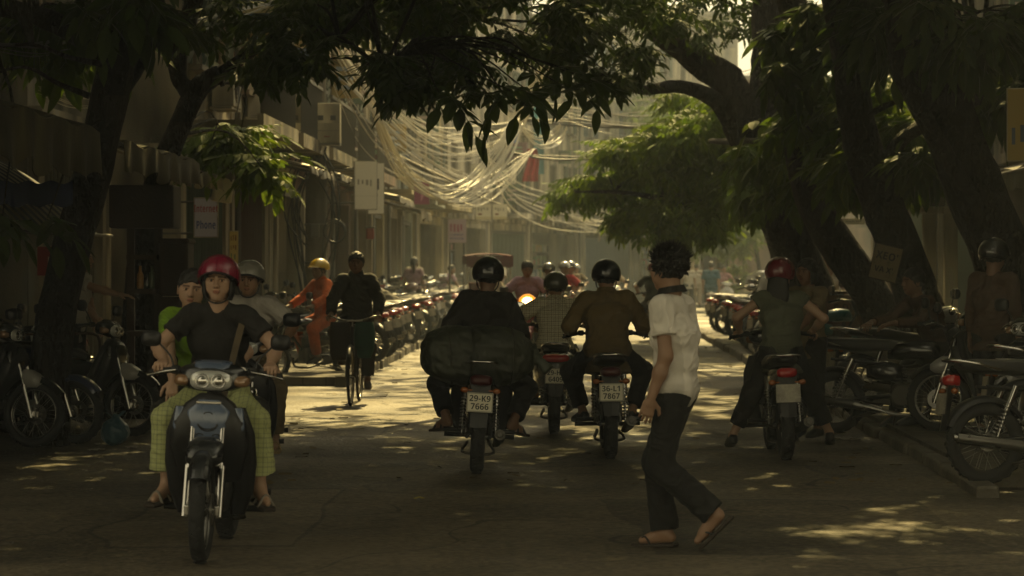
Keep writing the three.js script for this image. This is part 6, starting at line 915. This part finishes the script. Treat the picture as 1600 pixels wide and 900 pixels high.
awning('ochre fronted far awning left of the walking man', -.6, 4.0, .9, 3.1, 101, 106, mat(.34, .24, .10, .8, 0, { map: streak }), .5, .05);
awning('last sagging awning before the street trees on the right', 2.0, 4.4, 3.2, 3.1, 110, 115, canvasW, .25, .15);
awning('grey awning over the house beyond the utility pole', -4.9, 3.3, -3.9, 3.05, 42.2, 46.4, tin, .1, .01);
awning('tin awning above the studded gate', -4.9, 3.25, -3.9, 3.0, 37.4, 41.2, tin, .1, .01);
awning('dark awning over the shop at the right edge', 6.7, 3.3, 5.1, 2.75, 17, 24, tarp, .3, .05);
awning('dim brown awning behind the thickest trunk', 6.7, 3.2, 5.4, 2.75, 27, 33, tarp, .25, .05);
// folded flyers hung on the pole side
for (const [px, py, w, h, r, ry, lb] of [[449, 215, .22, .55, .45, .9, 'pinkish crumpled sheet hanging left of the meter boxes'], [467, 265, .24, .62, .22, .5, 'pale pink board hung low on the left of the utility pole']]) { const t = thing('hung_sheet', lb, 'sheet', at(px, py, 41.5), ry); t.rotation.z = r; obj('cloth', sheet((u, v) => [(v - .5) * w, (.5 - u) * h, .05 * Math.sin(v * 7 + u * 4)], 8, 8, .006), cloth(.42, .28, .26), t); }
// ---------- utility pole ----------
{
  const b = st(-4.12, 40.6, .1), t = thing('utility_pole', 'concrete utility pole with loops of cable on the left kerb', 'pole', b, YAW);
  obj('shaft', mv(new THREE.CylinderGeometry(.13, .19, 8.4, 14), 0, 4.2, 0), wall(.13, .12, .10), t);
  obj('crossarm', [rbox(1.5, .09, .09, .01, 0, 6.6, .15), rbox(1.2, .09, .09, .01, 0, 5.6, .15)], m.rust, t); obj('clamp', [torusY(.175, .02, 2.1), torusY(.17, .02, 3.0), torusY(.18, .02, 1.5)].concat([rbox(.14, .22, .1, .02, .0, 2.0, .2)]), m.dull, t);
  const R = rng(66); for (let i = 0; i < 14; i++) { const a = R() * 2 * PI, rr = .2 + R() * .16, y0 = 3.2 + R() * .4, y1 = .4 + R() * 1.6; const s = R() < .5 ? -1 : 1; obj('cable_loop', tube([[Math.cos(a) * .18, y0, Math.sin(a) * .1 + .15], [s * rr * (1 + R() * .5), lerp(y0, y1, .35), .18], [s * rr * (.7 + R() * .8), lerp(y0, y1, .75), .2], [s * .12, y1, .2]], .010 + R() * .006, 22, 5), m.black, t); }
  obj('cable_coil', [torusAt(.17, .012, .32, 1.98, .22), torusAt(.15, .010, .33, 1.97, .24), torusAt(.18, .010, .31, 2.0, .2)], m.black, t);
  const bx = thing('meter_cabinet', 'pale metal meter cabinet with small windows on the utility pole', 'cabinet', at(492, 193, 39.9), .0);
  obj('case', rbox(.80, .62, .3, .012), mat(.62, .58, .44, .6, 0, { map: streak }), bx); obj('door_gap', [box(.014, .6, .004, .0, 0, .152), box(.78, .008, .004, 0, -.12, .152), box(.8, .03, .34, 0, -.325, 0)], m.dull, bx);
  for (let i = 0; i < 4; i++) obj('window', rbox(.085, .075, .012, .004, -.29 + i * .195, .08, .151), mat(.05, .05, .05, .2), bx); for (const x of [-.24, .2]) obj('latch', rbox(.09, .022, .014, .004, x, -.21, .155), mat(.12, .03, .02, .5), bx);
}
function torusAt(R, r, x, y, z) { return mv(new THREE.TorusGeometry(R, r, 6, 28), x, y, z); }
// ---------- overhead cables ----------
{
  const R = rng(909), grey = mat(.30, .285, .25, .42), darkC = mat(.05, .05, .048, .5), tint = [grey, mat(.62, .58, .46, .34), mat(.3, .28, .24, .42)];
  const cable = (lb, pts, r, mt, grp) => { const o = obj('overhead_cable', tube(pts.map(([x, y, d]) => at(x, y, d)), r, Math.max(14, pts.length * 7), 5), mt); tag(o, lb, 'cable', grp); };
  const bundle = (n, lb, grp, pts, jit, r, mt) => { for (let i = 0; i < n; i++) { const a = (R() - .5) * 2, b = (R() - .5) * 2, sg = (R() - .35) * 1.6, ph = R() * 6; cable(lb, pts.map(([x, y, d], k) => { const q = Math.sin(k / (pts.length - 1) * PI); return [x + a * jit * (.25 + q) + (R() - .5) * 1.2, y + b * jit * (.25 + q) + sg * jit * q * .9 + 2.2 * Math.sin(k * 1.7 + ph), d + a * .2]; }), r * (.7 + R() * .6), mt || tint[R() * 3 | 0], grp); } };
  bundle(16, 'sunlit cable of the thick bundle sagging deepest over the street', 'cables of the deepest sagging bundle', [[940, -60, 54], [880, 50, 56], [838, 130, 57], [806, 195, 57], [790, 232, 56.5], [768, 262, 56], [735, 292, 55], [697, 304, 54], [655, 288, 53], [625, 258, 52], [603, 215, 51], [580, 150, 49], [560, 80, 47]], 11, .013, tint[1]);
  bundle(18, 'sunlit cable of the fan that swings left under the big leaves', 'cables of the fan under the big leaves', [[812, 190, 58], [790, 208, 57], [750, 218, 56], [700, 222, 54], [650, 205, 52], [600, 165, 49], [550, 110, 46], [505, 40, 42]], 19, .010);
  bundle(9, 'thin cable strung behind the deepest bundle', 'thin cables behind the deepest bundle', [[832, 235, 66], [805, 262, 65], [770, 292, 64], [720, 305, 62], [660, 280, 60], [610, 240, 57], [560, 200, 54]], 20, .009);
  bundle(10, 'thin cable slanting from the meter cabinet along the house fronts', 'cables slanting along the left house fronts', [[520, 110, 41], [560, 160, 44], [600, 210, 48], [650, 250, 53], [700, 275, 58], [760, 290, 66]], 30, .010, tint[2]);
  bundle(7, 'cable looping past the tilted awnings far down the street', 'cables looping past the far awnings', [[760, 250, 66], [800, 300, 74], [840, 320, 82], [880, 335, 90], [930, 345, 97], [980, 350, 104]], 16, .016);
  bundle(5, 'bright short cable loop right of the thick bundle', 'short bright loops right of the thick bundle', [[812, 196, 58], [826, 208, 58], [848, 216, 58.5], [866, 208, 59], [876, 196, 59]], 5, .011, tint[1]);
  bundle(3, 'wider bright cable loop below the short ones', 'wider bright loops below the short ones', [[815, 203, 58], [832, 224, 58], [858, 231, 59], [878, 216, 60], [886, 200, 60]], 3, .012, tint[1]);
  bundle(3, 'dark thick cable crossing level above the far road', 'dark level cables above the far road', [[800, 186, 61], [850, 190, 61], [900, 191, 61], [960, 196, 60], [1040, 200, 59], [1130, 190, 57]], 3, .020, darkC);
  bundle(2, 'dark cable crossing level beside the red banner', 'dark level cables by the red banner', [[800, 240, 66], [860, 246, 66], [920, 247, 66], [1000, 240, 65]], 2, .026, darkC);
  bundle(8, 'thin cable running between leaves at the top right of the street', 'thin cables between the upper leaves', [[800, 150, 60], [880, 165, 60], [960, 172, 59], [1050, 160, 57], [1160, 130, 54], [1260, 90, 50]], 28, .009, tint[2]);
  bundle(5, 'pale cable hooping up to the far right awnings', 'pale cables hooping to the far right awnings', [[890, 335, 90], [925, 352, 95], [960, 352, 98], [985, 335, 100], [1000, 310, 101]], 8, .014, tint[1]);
  bundle(6, 'thin dark wire crossing behind the leaning trunk on the left', 'thin dark wires over the left awnings', [[-20, 70, 21], [60, 75, 22], [140, 60, 24], [240, 55, 27], [340, 30, 31], [450, 0, 36]], 26, .006, darkC);
  bundle(7, 'thin pale wire hanging slack over the second awning', 'slack pale wires over the second awning', [[250, 10, 26], [225, 70, 25.5], [195, 130, 25], [178, 152, 24.8], [120, 158, 24.5], [60, 140, 24]], 14, .004, tint[2]);
}
// ---------- near left: railing, booth, bag, red sign ----------
{
  const D = 23.2, t = thing('railing', 'thin pavement railing with one bent post at the left edge', 'railing', V(0, 0, 0)); obj('top_rail', tube([at(-30, 522, D), at(80, 522, D), at(150, 523, D), at(155, 530, D), at(152, 600, D), at(148, 676, D), at(135, 681, D)], .013, 40, 7), m.rust, t); obj('mid_rail', rod(at(-30, 560, D), at(153, 560, D), .009), m.rust, t);
  const b = thing('booth', 'dark wooden street booth with a hanging cabinet behind the green shirted child', 'booth', V(-3.52, .1, -24.6), .0), k = 24.6 / F, X = (px) => (px - 800) * k + 3.52, Y = (py) => EYE - (py - HOR) * k - .1;
  obj('cabinet', [rbox(X(277) - X(177), Y(290) - Y(357), .55, .02, X(227), (Y(290) + Y(357)) / 2, 0)], m.wood, b);
  for (const px of [207, 250]) obj('post', box(.07, Y(352), .07, X(px), Y(352) / 2, .1), m.wood, b);
  for (const py of [402, 455, 520]) obj('shelf', box(X(252) - X(205), .045, .4, X(228), Y(py), .1), m.wood, b);
  for (const [px, py, c] of [[222, 446, mat(.35, .16, .02, .3)], [232, 448, m.glass], [240, 447, mat(.06, .08, .03, .3)]]) obj('bottle', mv(new THREE.LatheGeometry([[0, 0], [.03, 0], [.033, .02], [.033, .13], [.014, .17], [.013, .22], [0, .22]].map((p) => new THREE.Vector2(...p)), 14), X(px), Y(455) + .024, .12), c, b);
  obj('chest', [rbox(X(300) - X(255), Y(378) - Y(462), .5, .03, X(277), (Y(378) + Y(462)) / 2, .05), rbox(X(302) - X(253), .05, .54, .02, X(277), Y(377), .05)], m.wood, b);
  obj('side_panel', rbox(X(300) - X(252), Y(464), .45, .02, X(276), Y(464) / 2, .02), m.wood, b);
  const bag = thing('plastic_bag', 'knotted blue plastic bag of rubbish on the ground by the railing', 'bag', onGround(180, 696).setY(.0), .4); obj('bag_body', surface((x, y, z) => { const d = blend([ell(0, .115, 0, .125, .115, .12), ell(.0, .22, 0, .03, .05, .03)], .05)(x, y, z); return d - .012 * noise(x * 14, y * 9, z * 14) - .007 * noise(x * 34, y * 18, z * 34); }, [-.2, -.02, -.2], [.2, .32, .2], .009), new THREE.MeshPhysicalMaterial({ color: lin(.06, .13, .17), roughness: .35, transmission: .25, thickness: 0 }), bag);
  obj('bag_ear', [sheet((u, v) => [.02 + u * .06, .24 + u * .05 + .01 * Math.sin(v * 9), (v - .5) * .05 * (1 + u)], 5, 5, .003), sheet((u, v) => [-.02 - u * .06, .24 + u * .045, (v - .5) * .05 * (1 + u) + .01 * Math.sin(u * 6)], 5, 5, .003)], mat(.06, .13, .17, .4), bag);
  board('shop_sign', 'red sign with white mark in the dim shop by the leaning trunk', 'sign', 72, 408, 26.6, .2, .32, .05, .2, (g, w, h) => { fillBg(g, w, h, '#8c1c14'); g.fillStyle = '#c9a89a'; g.fillRect(w * .6, h * .35, w * .3, h * .35); });
  const bb = thing('banner', 'dark blue cloth hanging under the olive awning', 'banner', at(56, 303, 21.8), .1); obj('cloth', sheet((u, v) => [(v - .5) * .62, (.5 - u) * .2 + .015 * Math.sin(v * 20), .03 * Math.sin(v * 12)], 5, 24, .006), cloth(.02, .03, .10), bb);
  const R = rng(12), lm = [mat(.3, .28, .24, .8), mat(.12, .085, .03, .85), mat(.09, .1, .03, .8)];
  const spots = [[160, 695], [150, 704], [205, 700], [130, 690]]; spots.forEach(([x, y], i) => { const p = onGround(x, y), o = obj('litter', sheet((u, v) => [(u - .5) * .12, .012 + .018 * noise(u * 4 + i, v * 4, i), (v - .5) * .1], 6, 6, .002), lm[0]); o.position.copy(p); o.rotation.y = i; tag(o, ['crumpled pale paper scrap beside the blue bag', 'pale scrap of litter before the railing foot', 'pale litter right of the blue bag', 'small pale litter left of the railing foot'][i], 'litter'); });
  const leaves = []; for (let i = 0; i < 260; i++) { const D = 18 + Math.pow(R(), 1.5) * 36, p = st(lerp(LK, RK, R() < .5 ? R() : (R() < .5 ? R() * .15 : 1 - R() * .15)), D, .016), s = .018 + R() * .022, g = sheet((u, v) => [(u - .5) * s * 2 * (1 - Math.abs(v - .5)), .006 * Math.sin(u * 3 + i), (v - .5) * s * 3], 2, 3); leaves.push(mv(g, p.x, p.y, p.z, (R() - .5) * .2, R() * 6, 0)); }
  const fl = obj('fallen_leaves', leaves, lm[1]); fl.userData.kind = 'stuff'; fl.userData.label = 'small dry leaves scattered over the road';
  const yl = obj('fallen_leaf', sheet((u, v) => [(u - .5) * .08 * (1 - Math.abs(v - .5)), .02 + .008 * Math.sin(u * 3), (v - .5) * .1], 3, 4, .001), mat(.35, .28, .03, .7)); yl.position.copy(onGround(655, 783)); tag(yl, 'single yellow leaf on the open road near the middle', 'leaf');
  const lg = thing('pipe', 'pale pipe lying along the right kerb beside the parked motorbikes', 'pipe', V(0, 0, 0)); obj('tube', limb([onGround(1205, 585).setY(.22), onGround(1175, 555).setY(.2), onGround(1152, 532).setY(.19)], [.11, .11, .11], 14, 12, .04), m.concrete, lg);
}
// a car far up on the right
{
  const p = V(7.6, .0, -74), t = thing('parked_car', 'dark car with a shiny roof parked beyond the right row of motorbikes', 'car', p, PI + .12), body = paint(.06, .06, .055, .12);
  obj('body', [loft([[0, .62, -2.05, .66, .18, 5], [0, .62, -1.95, .80, .28, 5], [0, .60, -.9, .84, .32, 5], [0, .58, .6, .84, .32, 5], [0, .56, 1.7, .80, .26, 5], [0, .54, 2.05, .66, .16, 5]], 'z', 30), loft([[0, .86, 0, .80, 1.5, 4], [0, 1.1, -.08, .72, 1.2, 4], [0, 1.36, -.18, .60, .85, 4], [0, 1.42, -.2, .52, .72, 4]], 'y', 30)], body, t);
  obj('windscreen', [box(1.1, .40, .01, 0, 1.12, .98, -.62), box(1.1, .36, .01, 0, 1.13, -1.22, .5)], mat(.02, .025, .03, .08), t);
  for (const s of [-1, 1]) { obj('side_window', box(.012, .30, 1.5, s * .722, 1.14, -.12, 0, 0, s * .33), mat(.02, .025, .03, .08), t); obj('headlight', rbox(.3, .13, .05, .03, s * .55, .66, 2.0), m.lens, t); obj('tail_light', rbox(.22, .16, .05, .03, s * .6, .72, -2.03), m.red, t); obj('mirror', rbox(.16, .1, .1, .03, s * .9, 1.0, .72), body, t); for (const z of [-1.25, 1.3]) { const w = obj('wheel', [mv(new THREE.CylinderGeometry(.31, .31, .2, 26), s * .75, .31, z, 0, 0, PI / 2)], m.rubber, t); obj('rim', cylX(.19, .215, s * .75, .31, z, 20), m.steel, w); } }
}
renderer.render(scene, camera);
